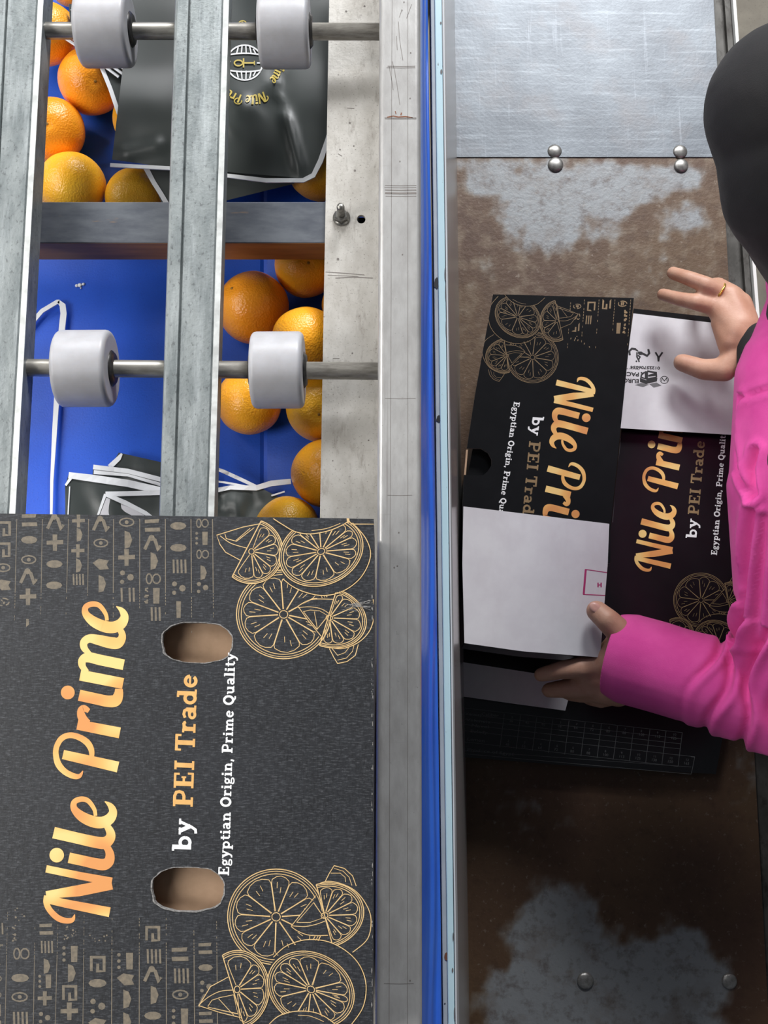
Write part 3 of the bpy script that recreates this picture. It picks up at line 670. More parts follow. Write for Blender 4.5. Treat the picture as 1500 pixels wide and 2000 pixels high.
# cross beam
xl, xr = -.55, P(700, 435, 1.382).x
ya_, yb_ = P(400, 394, 1.382).y, P(400, 475, 1.382).y
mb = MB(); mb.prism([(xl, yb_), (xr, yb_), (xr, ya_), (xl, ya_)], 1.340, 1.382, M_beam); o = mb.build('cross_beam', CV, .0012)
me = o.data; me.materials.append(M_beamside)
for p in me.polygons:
    if p.normal.y < -.5: p.material_index = 1  # near-side face gets a brown of its own
# flange with its drilled hole
zf = 1.388
fL = edge((643, 0), (625, 1005), zf); fR = edge((742, 0), (733, 2000), zf)
hole = [P(x, y, zf) for x, y in disc(705.5, 428, 8.5, 20)]
outer = [Vector((fL(y0), y0, zf)), Vector((fR(y0) + .004, y0, zf)), Vector((fR(y1) + .004, y1, zf)), Vector((fL(y1), y1, zf))]
mb = MB()
for zz in (zf, zf - .004):
    allp = [Vector((p.x, p.y, zz)) for p in outer + hole]
    for t in tessellate_polygon([[Vector((p.x, p.y, 0)) for p in outer], [Vector((p.x, p.y, 0)) for p in hole]]): mb.poly([allp[i] for i in t], M_flange)
for ring in (outer, hole):
    for i in range(len(ring)):
        a, b = ring[i], ring[(i + 1) % len(ring)]; mb.poly([a, b, b - Vector((0, 0, .004)), a - Vector((0, 0, .004))], M_flange)
for (x, y, r_) in ((683, 240, 2.2), (693, 333, 2.2), (660, 506, 2.6), (676, 22, 2), (712, 12, 2), (664, 292, 1.6), (691, 285, 1.5), (688, 690, 1.6), (720, 860, 1.6), (650, 900, 1.4)):
    mb.poly([P(a, b, zf + .0002) for a, b in disc(x, y, r_, 8)], M_scratch)
for (pts, wd) in (([(636, 531), (680, 534), (712, 537)], 1.2), ([(655, 543), (690, 541), (728, 543)], 1.6), ([(640, 537), (700, 540)], .8), ([(650, 700), (663, 700)], .9), ([(660, 300), (668, 305)], 1.2), ([(678, 211), (692, 212)], 1.2)):
    for q in ribbon(pts, wd): mb.poly([P(a, b, zf + .0002) for a, b in q], M_scratch)
mb.build('flange', CV)
# added black block in place of the shade inside the hole
mb = MB(); mb.box((P(690, 440, zf).x, P(700, 440, zf).y, zf - .02), (P(720, 415, zf).x, P(700, 415, zf).y, zf - .012), M_black); mb.build('hole_shade', CV)
# box-section side frame
zt = 1.462; sL = edge((741, 0), (733, 1900), zt); sR = edge((821.5, 0), (824.5, 1900), zt)
rings = []
for y in (y0, y1):
    a, b = sL(y), sR(y); pr = []
    rr = .0052
    for cx, cz, t0 in ((a + rr, zt - rr, 180), (b - rr, zt - rr, 90)):
        for k in range(7): t = R(t0 - 15 * k); pr.append((cx + rr * math.cos(t), cz + rr * math.sin(t)))
    pr += [(b, zt - .1), (a, zt - .1)]
    rings.append([Vector((x, y, z)) for x, z in pr])
mb = MB(); mb.loft(rings, M_frame, True, False)
def fr_line(pts, wd, m=M_scratch):
    for q in ribbon(pts, wd): mb.poly([P(a, b, zt + .00015) for a, b in q], m)
fr_line([(766, 0), (765, 120), (763.5, 700), (762, 1000), (760, 2000)], .8); fr_line([(796.5, 0), (796.5, 1000), (796, 2000)], .8)
for (x_0, x_1, y, wd) in ((757, 811, 129, 1.2), (755, 811, 132, 1), (751, 813, 230, 1.6), (752, 813, 232, 1), (752, 813, 362, 1.2), (751, 813, 366, .8), (752, 813, 377, 3.5), (752, 813, 371, 1.6), (753, 813, 383, 1), (757, 805, 967, .7), (750, 808, 1921, .7), (752, 812, 778, .6)):
    fr_line([(x_0, y), ((x_0 + x_1) / 2, y + .6), (x_1, y)], wd)
fr_line([(756, 229), (768, 226.5), (778, 228.5), (792, 227.5), (806, 230)], 2.0, M_rustmark); fr_line([(772, 217), (773.5, 223)], 1.6, M_rustmark); fr_line([(784, 220), (783, 225)], 2.2, M_rustmark)
for pts in ([(778, 42), (780, 72), (783, 95), (787, 118)], [(804, 8), (798, 25), (794, 36)], [(766, 120), (771, 140), (776, 170), (781, 205)], [(760, 130), (764, 150), (768, 176)], [(785, 18), (780, 34)], [(774, 70), (776, 98)]): fr_line(pts, 1.0)
for (x, y) in ((789, 4), (785, 20), (802, 103), (781, 315), (801, 192), (801, 1915), (786, 497), (776, 1105), (770, 1108), (779, 1040)): mb.poly([P(a, b, zt + .0002) for a, b in disc(x, y, 1.5, 8)], M_scratch)
mb.build('side_frame', CV)
# axles and wheels
ZA = 1.424
for (pa, pb) in (((60, 60), (742, 62)), ((40, 718), (742, 725))):
    a, b = P(pa[0], pa[1], ZA), P(pb[0], pb[1], ZA)
    d = (b - a).normalized(); a = a - d * .35; L_ = (b - a).length
    mb = MB(); mb.lathe(a, d, [(0, .0001), (0, .0084), (L_, .0084), (L_, .0001)], M_axle, 24); mb.build('axle', CV)
for (cx, cy, wpx) in ((206, 58, 100), (556, 60, 98), (167, 720, 104), (543, 723, 101)):
    c = P(cx, cy, ZA); s = scale_at(cx, cy, ZA); hw = wpx * s / 2; r_ = .0368
    # the side facing the lens adds a little width; keep the tread inside the outline
    prof = [(-hw, .012), (-hw, r_ - .006)] + [(-hw + .005 - .005 * math.cos(R(t)), r_ - .005 + .005 * math.sin(R(t))) for t in (0, 22, 45, 67, 90)] + \
           [(hw - .005 + .005 * math.sin(R(t)), r_ - .005 + .005 * math.cos(R(t))) for t in (0, 22, 45, 67, 90)] + [(hw, r_ - .006), (hw, .012)]
    mb = MB(); mb.lathe(c, (1, .006, 0), prof, M_nylon, 56); wh = mb.build('wheel', CV)
    mb = MB(); mb.lathe(c, (1, .006, 0), [(-hw - .003, .0085), (-hw - .003, .0145), (-hw - .0003, .0175), (hw + .0003, .0175), (hw + .003, .0145), (hw + .003, .0085)], M_dark, 28); mb.build('bearing', wh)
# bolt through the flange
c = P(667, 426, zf); mb = MB(); mb.lathe(c, (0, 0, 1), [(0, .0001), (0, .0088), (.0018, .0088), (.0018, .0001)], M_bolt, 28); mb.build('washer', CV)
mb = MB(); mb.lathe(c, (0, 0, 1), [(.0018, .0001), (.0018, .0074), (.0075, .0074), (.0085, .0064), (.0085, .0001)], M_bolt, 6)
mb.smooth = [False] * len(mb.smooth); mb.build('nut', CV)
mb = MB(); pr = [(0, .0001)] + [(.001 * k, .0037 + (.0003 if k % 2 else 0)) for k in range(1, 27)] + [(.027, .0034), (.027, .0001)]
mb.lathe(c, (0, 0, 1), pr, M_bolt, 18); mb.build('bolt', CV)
# stands
for (x, y) in ((-.5, -.5), (-.5, 1.1), (.022, -.5), (.022, 1.1)):
    mb = MB(); mb.box((x - .018, y - .02, 0), (x + .014, y + .02, 1.361), M_galv); mb.build('stand', CV)
for y in (y0 + .05, y1 - .05):
    mb = MB(); mb.box((-.55, y - .02, 1.342), (.02, y + .02, 1.382), M_beam); mb.build('end_beam', CV)

# ================================================================== BLUE BELT
ZB = 1.252
BT = thing('belt_conveyor', P(350, 600, 0), 'bright blue belt carrying oranges and bags beneath the steel rollers', 'conveyor')
seam = edge((515, 850), (515, 950), ZB); XE = .012
def belt_z(x, y):
    s = seam(y); return ZB if x < s else ZB + (x - s) * .22
ring = lambda y: [Vector((-.62, y, ZB + .04)), Vector((-.56, y, ZB)), Vector((seam(y) - .004, y, ZB)), Vector((seam(y), y, ZB - .0015)), Vector((seam(y) + .004, y, ZB + .0009)), Vector((XE, y, belt_z(XE, y))), Vector((XE, y, ZB - .02)), Vector((-.62, y, ZB - .02))]
mb = MB(); mb.loft([ring(-.5), ring(1.1)], M_belt); mb.build('belt', BT)
mb = MB(); mb.box((-.64, -.5, ZB - .12), (XE - .001, 1.1, ZB - .022), M_beam); mb.build('bed_frame', BT)
for (x, y) in ((-.6, -.45), (-.6, 1.05), (-.03, -.45), (-.03, 1.05)):
    mb = MB(); mb.box((x - .02, y - .02, 0), (x + .02, y + .02, ZB - .121), M_beam); mb.build('leg', BT)

# ================================================================== ORANGES
def orange_mesh(seed):
    bm = bmesh.new(); bmesh.ops.create_uvsphere(bm, u_segments=48, v_segments=32, radius=1)
    for v in bm.verts:
        d = v.co.normalized(); n = noise.noise(d * 1.3 + Vector((seed, 0, 0))) * .035
        v.co = d * (1 + n); v.co.z *= .96
        if d.z > .97: v.co.z -= .05 * (d.z - .97) / .03
    for f in bm.faces: f.smooth = True
    me = bpy.data.meshes.new('orange'); bm.to_mesh(me); bm.free(); return me
OM = [orange_mesh(s) for s in (1.3, 4.1, 8.7)]
sm_ = bpy.data.meshes.new('stem_scar'); bm = bmesh.new(); bmesh.ops.create_uvsphere(bm, u_segments=10, v_segments=6, radius=1); bm.to_mesh(sm_); bm.free(); sm_.materials.append(M_scar)
ORG = [ # px, py, r px, lift, colour, scar direction, label
 (140, -32, 46, 0.0, 1, None, 'orange cut by the top edge of the photo, left of the upper left wheel'),
 (98, 74, 62, 0.012, 1, None, 'orange lying behind the left end of the upper axle'),
 (166, 160, 64, 0.0, 0, (.35, -.5, .8), 'deep orange fruit just below the upper left wheel'),
 (110, 247, 62, 0.0, 0, (.1, -.3, .95), 'orange half hidden by the left rail, with a small dimple'),
 (139, 362, 66, 0.0, 2, None, 'wide yellowish orange above the cross beam, touching the left rail'),
 (264, 387, 59, 0.0, 2, None, 'yellowish orange above the cross beam under the bag corner'),
 (278, 236, 58, 0.0, 2, None, 'orange almost wholly covered by the black bag, only its left rim showing'),
 (622, 332, 60, 0.0, 2, None, 'orange peeping out under the lower right corner of the upper bag'),
 (498, 598, 71, 0.0, 0, (-.55, .3, .8), 'deep orange fruit in full view below the cross beam'),
 (594, 522, 61, 0.0, 1, (.15, -.3, .95), 'orange cut off by the cross beam near the steel flange'),
 (688, 596, 58, 0.0, 1, None, 'orange sliver showing at the edge of the flange, below the cross beam'),
 (601, 680, 68, 0.030, 1, None, 'orange behind the top of the lower right wheel'),
 (622, 796, 64, 0.0, 2, (.05, -.45, .88), 'yellow blemished orange below the lower right wheel by the flange'),
 (486, 786, 64, 0.0, 1, None, 'orange left of and below the lower right wheel'),
 (634, 916, 68, 0.0, 1, None, 'orange against the flange, above the lowest orange'),
 (562, 1027, 63, 0.01, 2, None, 'lowest orange, its top showing above the black printed carton'),
]
olist = []
for k, (px, py, rp, lift, ci, sd, lab) in enumerate(ORG):
    r_ = .036
    for _ in range(6):
        c = P(px, py, ZB + r_ + lift + .004); r_ = rp * scale_at(px, py, c.z)
    s0_ = seam(c.y); z = ZB + max(0, (c.x - s0_) * .22) + r_ * (1.026 if c.x > s0_ - r_ * .4 else 1.0) + lift; c = P(px, py, z)
    me = OM[k % 3].copy() if False else OM[k % 3]
    olist.append([c, r_, ci, sd, lab, me])
for it in range(25):     # let touching fruit push each other apart
    for i in range(len(olist)):
        for j in range(i + 1, len(olist)):
            d = olist[i][0] - olist[j][0]; need = (olist[i][1] + olist[j][1]) * 1.0; l = d.length
            if l < need and abs(olist[i][0].z - olist[j][0].z) < .03:
                s = d.normalized() * (need - l) * .5; s.z = 0; olist[i][0] += s; olist[j][0] -= s
PE = [[None] * 3 for _ in range(3)]
for k, (c, r_, ci, sd, lab, me) in enumerate(olist):
    o = bpy.data.objects.new('orange', me); COL.objects.link(o); o.location = c; o.scale = (r_,) * 3
    if not me.materials: me.materials.append(M_peel[0])
    o.material_slots[0].link = 'OBJECT'; o.material_slots[0].material = M_peel[ci]
    d = Vector(sd or (random.uniform(-1, 1), random.uniform(-1, 1), -.6)).normalized()
    q = Vector((0, 0, 1)).rotation_difference(d); o.rotation_mode = 'QUATERNION'; o.rotation_quaternion = q
    tag(o, lab, 'orange', 'oranges on the blue belt')
    if sd:
        s = bpy.data.objects.new('stem_scar', sm_); COL.objects.link(s); s.parent = o; s.location = (0, 0, .925); s.scale = (.045, .045, .012)

for m in M_peel:      # peel pattern is measured on a unit fruit
    for n in m.node_tree.nodes:
        if n.type in ('TEX_VORONOI', 'TEX_NOISE'):
            n.inputs['Scale'].default_value *= .050
        if n.type == 'BUMP': n.inputs['Distance'].default_value = .0014

# ================================================================== BAGS ON THE BELT
def film(name, outline, zf_, m, parent, step=9, thick=.0012, extra=None):
    """a sheet of film over a convex outline; zf_(px,py) = its height"""
    xs = [p[0] for p in outline]; ysx = [p[1] for p in outline]
    mb = MB(); x = min(xs)
    while x < max(xs):
        y = min(ysx)
        while y < max(ysx):
            q = clip([(x, y), (x + step, y), (x + step, y + step), (x, y + step)], outline)
            if q: mb.poly([P(a, b, zf_(a, b)) for a, b in q], m, True)
            y += step
        x += step
    if extra: extra(mb)
    return mb
def crease(a, b, p0, p1, wd, h):
    dx, dy = p1[0] - p0[0], p1[1] - p0[1]; l = math.hypot(dx, dy); t = ((a - p0[0]) * dx + (b - p0[1]) * dy) / l / l
    d = ((a - p0[0]) * dy - (b - p0[1]) * dx) / l; e = max(0, min(1, 1 - abs(t - .5) * 1.9))
    return h * math.exp(-(d / wd) ** 2) * min(1, e * 2.5)
def zbag(a, b):
    z = 1.341 + .006 * noise.noise(Vector((a * .008, b * .008, 1)))
    z += crease(a, b, (552, 120), (537, 175), 7, .003) + crease(a, b, (537, 175), (553, 206), 6, .003) + crease(a, b, (553, 206), (590, 350), 12, .006)
    z += crease(a, b, (450, 220), (545, 150), 26, .004) + crease(a, b, (225, 305), (330, 280), 16, .005) + crease(a, b, (440, 260), (500, 200), 30, .003)
    return z
out1 = [(262, -60), (241, 120), (218, 318), (330, 327), (440, 342), (520, 352), (590, 352), (612, 340), (628, 310), (648, 250), (660, -60)]
B1 = thing('printed_bag', P(440, 150, ZB), 'large flat black bag with a gold and white globe emblem, spread over the upper oranges', 'bag', 'black printed bags on the blue belt')
mb = film('film', out1, zbag, M_bag, B1)
ink = Ink()
# globe with looped cross
gc = (478, 123)
ink.add(ribbon(ell(gc[0], gc[1], 35, 34, n=36), 3), M_inkw)
for yy, k in ((-15, 1), (15, -1)):
    ink.add(ribbon([(gc[0] + t * 32, gc[1] + yy - k * 3 * (1 - (t * t))) for t in [i / 6 - 1 for i in range(13)]], 3), M_inkw)
for t in (-.62, -.25, .12, .5, .85):
    ink.add(ribbon([(gc[0] + t * 26, gc[1] - 16), (gc[0] + t * 20, gc[1] - 33 * math.sqrt(max(.05, 1 - t * t * .5)))], 2.6), M_inkw)
    ink.add(ribbon([(gc[0] + t * 26, gc[1] + 16), (gc[0] + t * 20, gc[1] + 33 * math.sqrt(max(.05, 1 - t * t * .5)))], 2.6), M_inkw)
ink.add(ribbon([(gc[0] + 24, gc[1] + 1), (gc[0] + 33, gc[1] + 1)], 2.6), M_inkw); ink.add(ribbon([(gc[0] - 34, gc[1] - 2), (gc[0] - 27, gc[1] - 2)], 2.6), M_inkw)
ink.add(ribbon(ell(gc[0] - 12, gc[1] + 1, 8, 5.5, n=14), 2.6), M_bagink); ink.add(ribbon([(gc[0] - 4, gc[1] + 1), (gc[0] + 19, gc[1] + 1)], 3), M_bagink); ink.add(ribbon([(gc[0] - 2, gc[1] - 8), (gc[0] - 2, gc[1] + 10)], 3), M_bagink)
ink.add(ribbon([(gc[0] + 19, gc[1] - 3), (gc[0] + 19, gc[1] + 5)], 2), M_bagink)
# the name three times round the emblem, tops outward, read clockwise
def ring_word(a_start, span, rad):
    out = []
    for p, m, l in WORD.items:
        q = []
        for x, y in p:
            t = (1805 - y) / 635.0; h = (225 - x - (1800 - y) * .045) / 110.0
            a = R(a_start + span * t); rr = rad + h * 17
            q.append((gc[0] + rr * math.cos(a), gc[1] + rr * math.sin(a)))
        out.append(q)
    ink.add(out, M_bagink)
for a0_ in (-50, 55, 222): ring_word(a0_, 86, 66)
ink.lay(mb, lambda a, b: P(a, b, zbag(a, b)), [(250, -50), (220, 320), (640, 320), (650, -50)], .0007)
o = mb.build('film', B1, 0, False); sd_ = o.modifiers.new('weld', 'WELD'); sd_.merge_threshold = .00002
def trim_mb(paths, zfun, m=M_trim, wd=8, lift=.0012):
    mb = MB()
    for p in paths:
        p = [(q[0], q[1], q[2] if len(q) > 2 else wd) for q in p]; d = []
        for i in range(len(p) - 1):
            n = max(1, int(math.hypot(p[i + 1][0] - p[i][0], p[i + 1][1] - p[i][1]) / 12))
            d += [tuple(p[i][j] + (p[i + 1][j] - p[i][j]) * k / n for j in range(3)) for k in range(n)]
        d.append(p[-1])
        for q in ribbon(d):
            top = [P(a, b, zfun(a, b) + lift) for a, b in q]; bot = [v - Vector((0, 0, .0014)) for v in top]
            mb.poly(top, m); mb.poly(bot[::-1], m)
            for i in range(4): mb.poly([top[i], bot[i], bot[(i + 1) % 4], top[(i + 1) % 4]], m)
    return mb
trim_mb([[(215, 322, 7), (330, 328, 7), (440, 342, 7), (520, 352, 8), (592, 352, 8), (612, 342, 9), (626, 314, 10), (640, 272, 9), (650, 235, 6)]], zbag).build('edge_trim', B1)['label'] = 'white edge strip'

B2 = thing('printed_bag', P(290, 220, ZB), 'black bag with a slanting white edge, partly under the large emblem bag', 'bag', 'black printed bags on the blue belt')
zb2 = lambda a, b: 1.322 - .004 * (b - 200) / 200
mb = film('film', [(196, 130), (243, 135), (330, 200), (330, 300), (300, 322), (232, 225)], zb2, M_bag, B2); mb.build('film', B2)
trim_mb([[(198, 130, 8), (215, 172, 8), (232, 222, 8), (245, 250, 8)]], zb2).build('edge_trim', B2)['label'] = 'white edge strip'
B3 = thing('printed_bag', P(330, 360, ZB), 'black bag corner with a white edge running down to the cross beam', 'bag', 'black printed bags on the blue belt')
zb3 = lambda a, b: 1.326 - .01 * (b - 330) / 60
mb = film('film', [(284, 322), (340, 320), (600, 340), (556, 372), (505, 386), (440, 392), (326, 420)], zb3, M_bag, B3); mb.build('film', B3)
trim_mb([[(284, 326, 10), (300, 356, 9), (314, 378, 9), (334, 412, 9)]], zb3).build('edge_trim', B3)['label'] = 'white edge strip'
# pile of bag edges behind the upper left wheel
for k, (dx, dy) in enumerate(((0, 0), (10, -4), (19, -9), (27, -14))):
    Bk = thing('printed_bag', P(200 + dx, 80 + dy, ZB), ['lowest', 'second', 'third', 'topmost'][k] + ' of the four black bags fanned out behind the upper left wheel', 'bag', 'black printed bags on the blue belt')
    zk = lambda a, b, k=k: 1.326 + .0022 * k
    film('film', [(134 + dx, 8 + dy), (270, 0), (270, 150 + dy), (232 + dx, 148 + dy), (140 + dx * .6, 74 + dy)], zk, M_bag, Bk).build('film', Bk)
    trim_mb([[(140 + dx * .6, 17 + dy, 6), (148 + dx * .6, 26 + dy, 6), (150 + dx * .6, 40 + dy, 6), (124 + dx * .7, 72 + dy, 5), (160 + dx, 96 + dy, 5), (232 + dx, 150 + dy, 5)]], zk).build('edge_trim', Bk)['label'] = 'white edge strip'
# stack of folded bags at the bottom of the left window
stack = [
 ([(232, 884), (330, 906), (420, 930), (420, 1060), (200, 1060), (214, 914)], [[(214, 912, 10), (232, 895, 9), (238, 886, 4)]], 'rearmost folded black bag of the pile in the left opening, with grey top'),
 ([(182, 912), (250, 918), (420, 965), (420, 1060), (170, 1060)], [[(182, 912, 9), (250, 920, 9), (320, 938, 9), (420, 968, 9)], [(183, 922, 8), (250, 928, 5), (320, 948, 7), (420, 980, 7)]], 'folded black bag with a double white edge, middle of the pile in the left opening'),
 ([(134, 926), (172, 930), (320, 950), (420, 962), (420, 1060), (128, 1060), (127, 950)], [[(134, 928, 12), (180, 934, 14), (250, 944, 14), (320, 960, 14)], [(128, 948, 4), (138, 934, 6)], [(131, 1040, 3), (133, 1000, 2), (136, 950, 2)]], 'long folded black bag with broad white edge, leftmost of the pile in the left opening'),
 ([(206, 962), (320, 958), (420, 962), (420, 1060), (172, 1060)], [[(206, 965, 10), (250, 964, 9), (320, 962, 9)], [(206, 965, 8), (245, 982, 9), (284, 1002, 8), (296, 1010, 6)], [(206, 965, 6), (190, 1010, 4), (180, 1040, 4)]], 'frontmost folded black bag with a crossed white edge in the left opening'),
]
for k, (ol, tr, lab) in enumerate(stack):
    Bk = thing('printed_bag', P(ol[0][0] + 60, ol[0][1] + 30, ZB), lab, 'bag', 'black printed bags on the blue belt')
    zk = lambda a, b, k=k: ZB + .012 + .006 * k + .004 * noise.noise(Vector((a * .02, b * .02, k * 3.1)))
    film('film', ol, zk, M_bag, Bk).build('film', Bk)
    trim_mb(tr, zk).build('edge_trim', Bk)['label'] = 'white edge strips'
    if k == 3:
        mb = MB(); ink = Ink(); ink.add([[(208, 972), (244, 986), (282, 1006), (270, 1040), (182, 1040)]], M_wboard); ink.lay(mb, lambda a, b: P(a, b, zk(a, b) + .0006)); mb.build('lining', Bk)['label'] = 'pale inner lining of the bag'
BC = thing('crumpled_bag', P(480, 970, ZB), 'crumpled black bag with white edges at the foot of the right opening', 'bag', 'black printed bags on the blue belt')
zc = lambda a, b: ZB + .022 + .011 * noise.fractal(Vector((a * .02, b * .012, 5)), 1, 2, 2) + (.05 * max(0, a - 515) / 125 * .4)
film('film', [(405, 905), (430, 912), (500, 948), (568, 940), (590, 1060), (405, 1060)], zc, M_bag, BC, 6).build('film', BC)
trim_mb([[(412, 912, 5), (435, 920, 7), (470, 936, 7), (500, 950, 6)], [(412, 938, 3), (450, 944, 4), (480, 950, 4)], [(410, 960, 9), (450, 952, 8), (500, 953, 10), (530, 944, 11), (568, 940, 10)], [(530, 968, 3), (556, 960, 3)]], zc, lift=.002).build('edge_trim', BC)['label'] = 'white edge strips'
zs = lambda a, b: belt_z(P(a, b, ZB).x, 0) + .006
o = trim_mb([[(30, 668, 9), (55, 638, 9), (82, 607, 8), (112, 589, 8), (116, 589, 8)], [(114, 588, 6), (122, 596, 11), (124, 612, 12), (121, 640, 12), (113, 740, 11), (106, 850, 9), (101, 940, 6), (99.5, 1040, 4)]], zs).build('packing_strap')
tag(o, 'thin white bent strap lying on the blue belt in the left opening', 'strap')
mb = MB(); 
for (x, y, rr) in ((150, 558, 4), (156, 557, 5), (163, 555, 3.5), (158, 563, 2)): mb.lathe(P(x, y, ZB + .0006), (0, 0, 1), [(0, .0001), (0, rr * .00055), (.001, rr * .0003), (.0012, .0001)], M_trim, 8)
tag(mb.build('paper_scrap'), 'tiny white scrap of torn paper on the bare blue belt', 'scrap')

# ================================================================== BIG CARTON ON THE ROLLERS
ZC = 1.562
BX = thing('printed_carton', P(350, 1500, 1.462), 'large matt black printed carton with two oval hand holes, resting on the rollers', 'carton')
surf = lambda x, y: P(x, y, ZC)
outer = [(-58, 1002), (500, 1010), (730, 1013.5), (730.5, 1300), (728, 1700), (727, 2085), (-100, 2085)]
def oval(cx, cy, rx_, ry_, tilt=0, n=44, e=2.6):
    o = []
    for k in range(n):
        t = 2 * math.pi * k / n; c_, s_ = math.cos(t), math.sin(t)
        x = rx_ * math.copysign(abs(c_) ** (2 / e), c_); y = ry_ * math.copysign(abs(s_) ** (2 / e), s_)
        j = 1 + .012 * math.sin(k * 5.3) + .01 * math.sin(k * 2.1)
        o.append((cx + x * j * math.cos(tilt) - y * j * math.sin(tilt), cy + x * j * math.sin(tilt) + y * j * math.cos(tilt)))
    return o
h1 = oval(385, 1255, 68, 39, .02); h2 = oval(367, 1737, 70, 43, 0)
mb = MB()
for dz, m in ((0, M_board), (-.005, M_kraft)):
    zz = ZC + dz; allp = [P(x, y, ZC) + Vector((0, 0, dz)) for x, y in outer + h1 + h2]
    for t in tessellate_polygon([[Vector((x, y, 0)) for x, y in q] for q in (outer, h1, h2)]): mb.poly([allp[i] for i in t], m)
down = Vector((0, 0, -.098))
P_ = [surf(*p) for p in outer]
for i in range(len(P_)):
    a, b = P_[i], P_[(i + 1) % len(P_)]; mb.poly([a, b, b + down, a + down], M_board)
ink = Ink(); ink.add(WORD.items and [p for p, m, l in WORD.items], M_gold, 2)
board_text(ink, M_inkw, M_cream)
art = art_top(M_inkp, M_board); ink.items += art.items
art = art_bottom(M_inkp, M_board); ink.items += art.items
TX = [-17, 33, 83, 134, 173, 222, 273, 323, 373, 415]; BXX = [-30, 10, 65, 108, 162, 218, 272, 325, 380, 425]
avoid = [(425, 900, 1040, 1300), (410, 900, 1700, 2100), (300, 470, 1205, 1300), (60, 250, 1165, 1700)]
columns(ink, TX, BXX, 1014, 1250, M_inkt, 3, lambda y: max(0, min(1, (1235 - y) / 110)), avoid)
columns(ink, TX, BXX, 1775, 2080, M_inkt, 5, lambda y: max(0, min(1, (y - 1765) / 120)), avoid + [(60, 250, 1700, 1812), (280, 460, 1680, 1806)])
# a few worn white nicks along the fold
rn = random.Random(4)
for k in range(46):
    y = rn.uniform(1150, 2000); ink.add([disc(727.5 + rn.uniform(-1.5, 1), y, rn.uniform(.5, 1.1), 6, rn.uniform(1, 6))], M_torn, 1)
for k in range(12): ink.add(ribbon([(rn.uniform(668, 700), 1182 + rn.uniform(-12, 14)), (rn.uniform(705, 726), 1184 + rn.uniform(-14, 14))], .7), M_torn, 10)
clipq = [(-58, 1002), (730, 1013.5), (727, 2085), (-100, 2085)]
ink.lay(mb, surf, clipq, .00008)
mb.build('lid', BX)
for nm, h in (('hand_hole', h1), ('hand_hole', h2)):
    mb = MB(); top = [surf(*p) + Vector((0, 0, .0004)) for p in h]; c0_ = sum(top, Vector()) / len(top)
    outr = [c0_ + (p - c0_) * (1.035 + .012 * math.sin(i * 7.7)) for i, p in enumerate(top)]; bot = [p - Vector((0, 0, .0058)) for p in top]
    n = len(top)
    for i in range(n):
        j = (i + 1) % n; mb.poly([outr[i], outr[j], top[j], top[i]], M_torn); mb.poly([top[i], top[j], bot[j], bot[i]], M_torn)
    mb.build(nm, BX)['label'] = 'torn grey rim of the oval hole'
inn = [(-40, 1020), (712, 1028), (710, 2070), (-80, 2070)]
mb = MB(); mb.prism([P(x, y, ZC) for x, y in inn], ZC - .022, ZC - .018, M_kraft); mb.build('inner_flap', BX)['label'] = 'plain brown board seen through the holes'

# ================================================================== CARTONS ON THE WORK TABLE
def carton(th, name, quad, z, m, surf_=None, hole=None):
    pass
# carton being folded: printed side up, white flap towards the lower edge of the photo
ZA1 = 1.000
C1 = thing('folding_carton', P(1060, 900, ZT), 'glossy black printed carton with a broad white flap, left of the worker\'s hands', 'carton', 'cartons being folded on the table')
qa = [(963, 575), (1238, 582), (1192, 1035), (1192, 1100), (903, 1100), (905, 930), (928, 770)]
sA = lambda x, y: P(x, y, ZA1)
hl = [(912, 875), (940, 876), (953, 884), (960, 897), (960, 908), (953, 920), (944, 927), (914, 928)]
qh = [(963, 575), (1238, 582), (1192, 1035), (1192, 1100), (903, 1100), (903.5, 985), (906.5, 928), (944, 928), (953, 920), (960, 908), (960, 897), (953, 884), (940, 876), (912, 875), (928, 770)]
mb = MB()
for dz, m in ((0, M_gloss), (-.004, M_wboard)):
    allp = [sA(x, y) + Vector((0, 0, dz)) for x, y in qh]
    for t in tessellate_polygon([[Vector((x, y, 0)) for x, y in qh]]): mb.poly([allp[i] for i in t], m)
for i in range(len(qh)):
    a, b = sA(*qh[i]), sA(*qh[(i + 1) % len(qh)]); mb.poly([a, b, b - Vector((0, 0, .004)), a - Vector((0, 0, .004))], M_torn)
fT = simil((111, 1670), (132.5, 1352.5), (1145, 816), (1124, 1004))
ink = Ink(); ink.items = [(p, m, 2) for p, m, l in WORD.xf(fT).items]
slab('by', (1041, 812), (1035, 850), 22, M_inkw, ink, up=(.995, .07))
slab('PEI Trade', (1034, 860), (1019, 1022), 22, M_inkp2, ink, up=(.99, .1))
slab('Egyptian Origin, Prime Quality', (1004, 784), (970, 1030), 11.5, M_inkw, ink, up=(.99, .12))
artb = art_bottom(M_inkp2, M_gloss)
fA = simil((350 + 710 / 3.75, 1500 + 1090 / 3.75), (350 + 960 / 3.75, 1500 + 1620 / 3.75), (880 + 640 / 4, 550 + 592 / 4), (880 + 528 / 4, 550 + 278 / 4))
ink.items += artb.xf(fA).items
sub = Ink(); columns(sub, [0, 36, 72, 105, 136], [0, 36, 72, 105, 136], 1010, 1130, M_inkp2, 11, lambda y: max(0, min(.74, (1115 - y) / 110)), [])
ink.items += sub.xf(lambda x, y: (1232 - x * .86 - (y - 1010) * .07, 585 + (y - 1010) * .95)).items
ink.lay(mb, sA, [(963, 575), (1238, 582), (1192, 1100), (903, 1100), (905, 930), (928, 770)], .00006)
mb.build('printed_panel', C1)
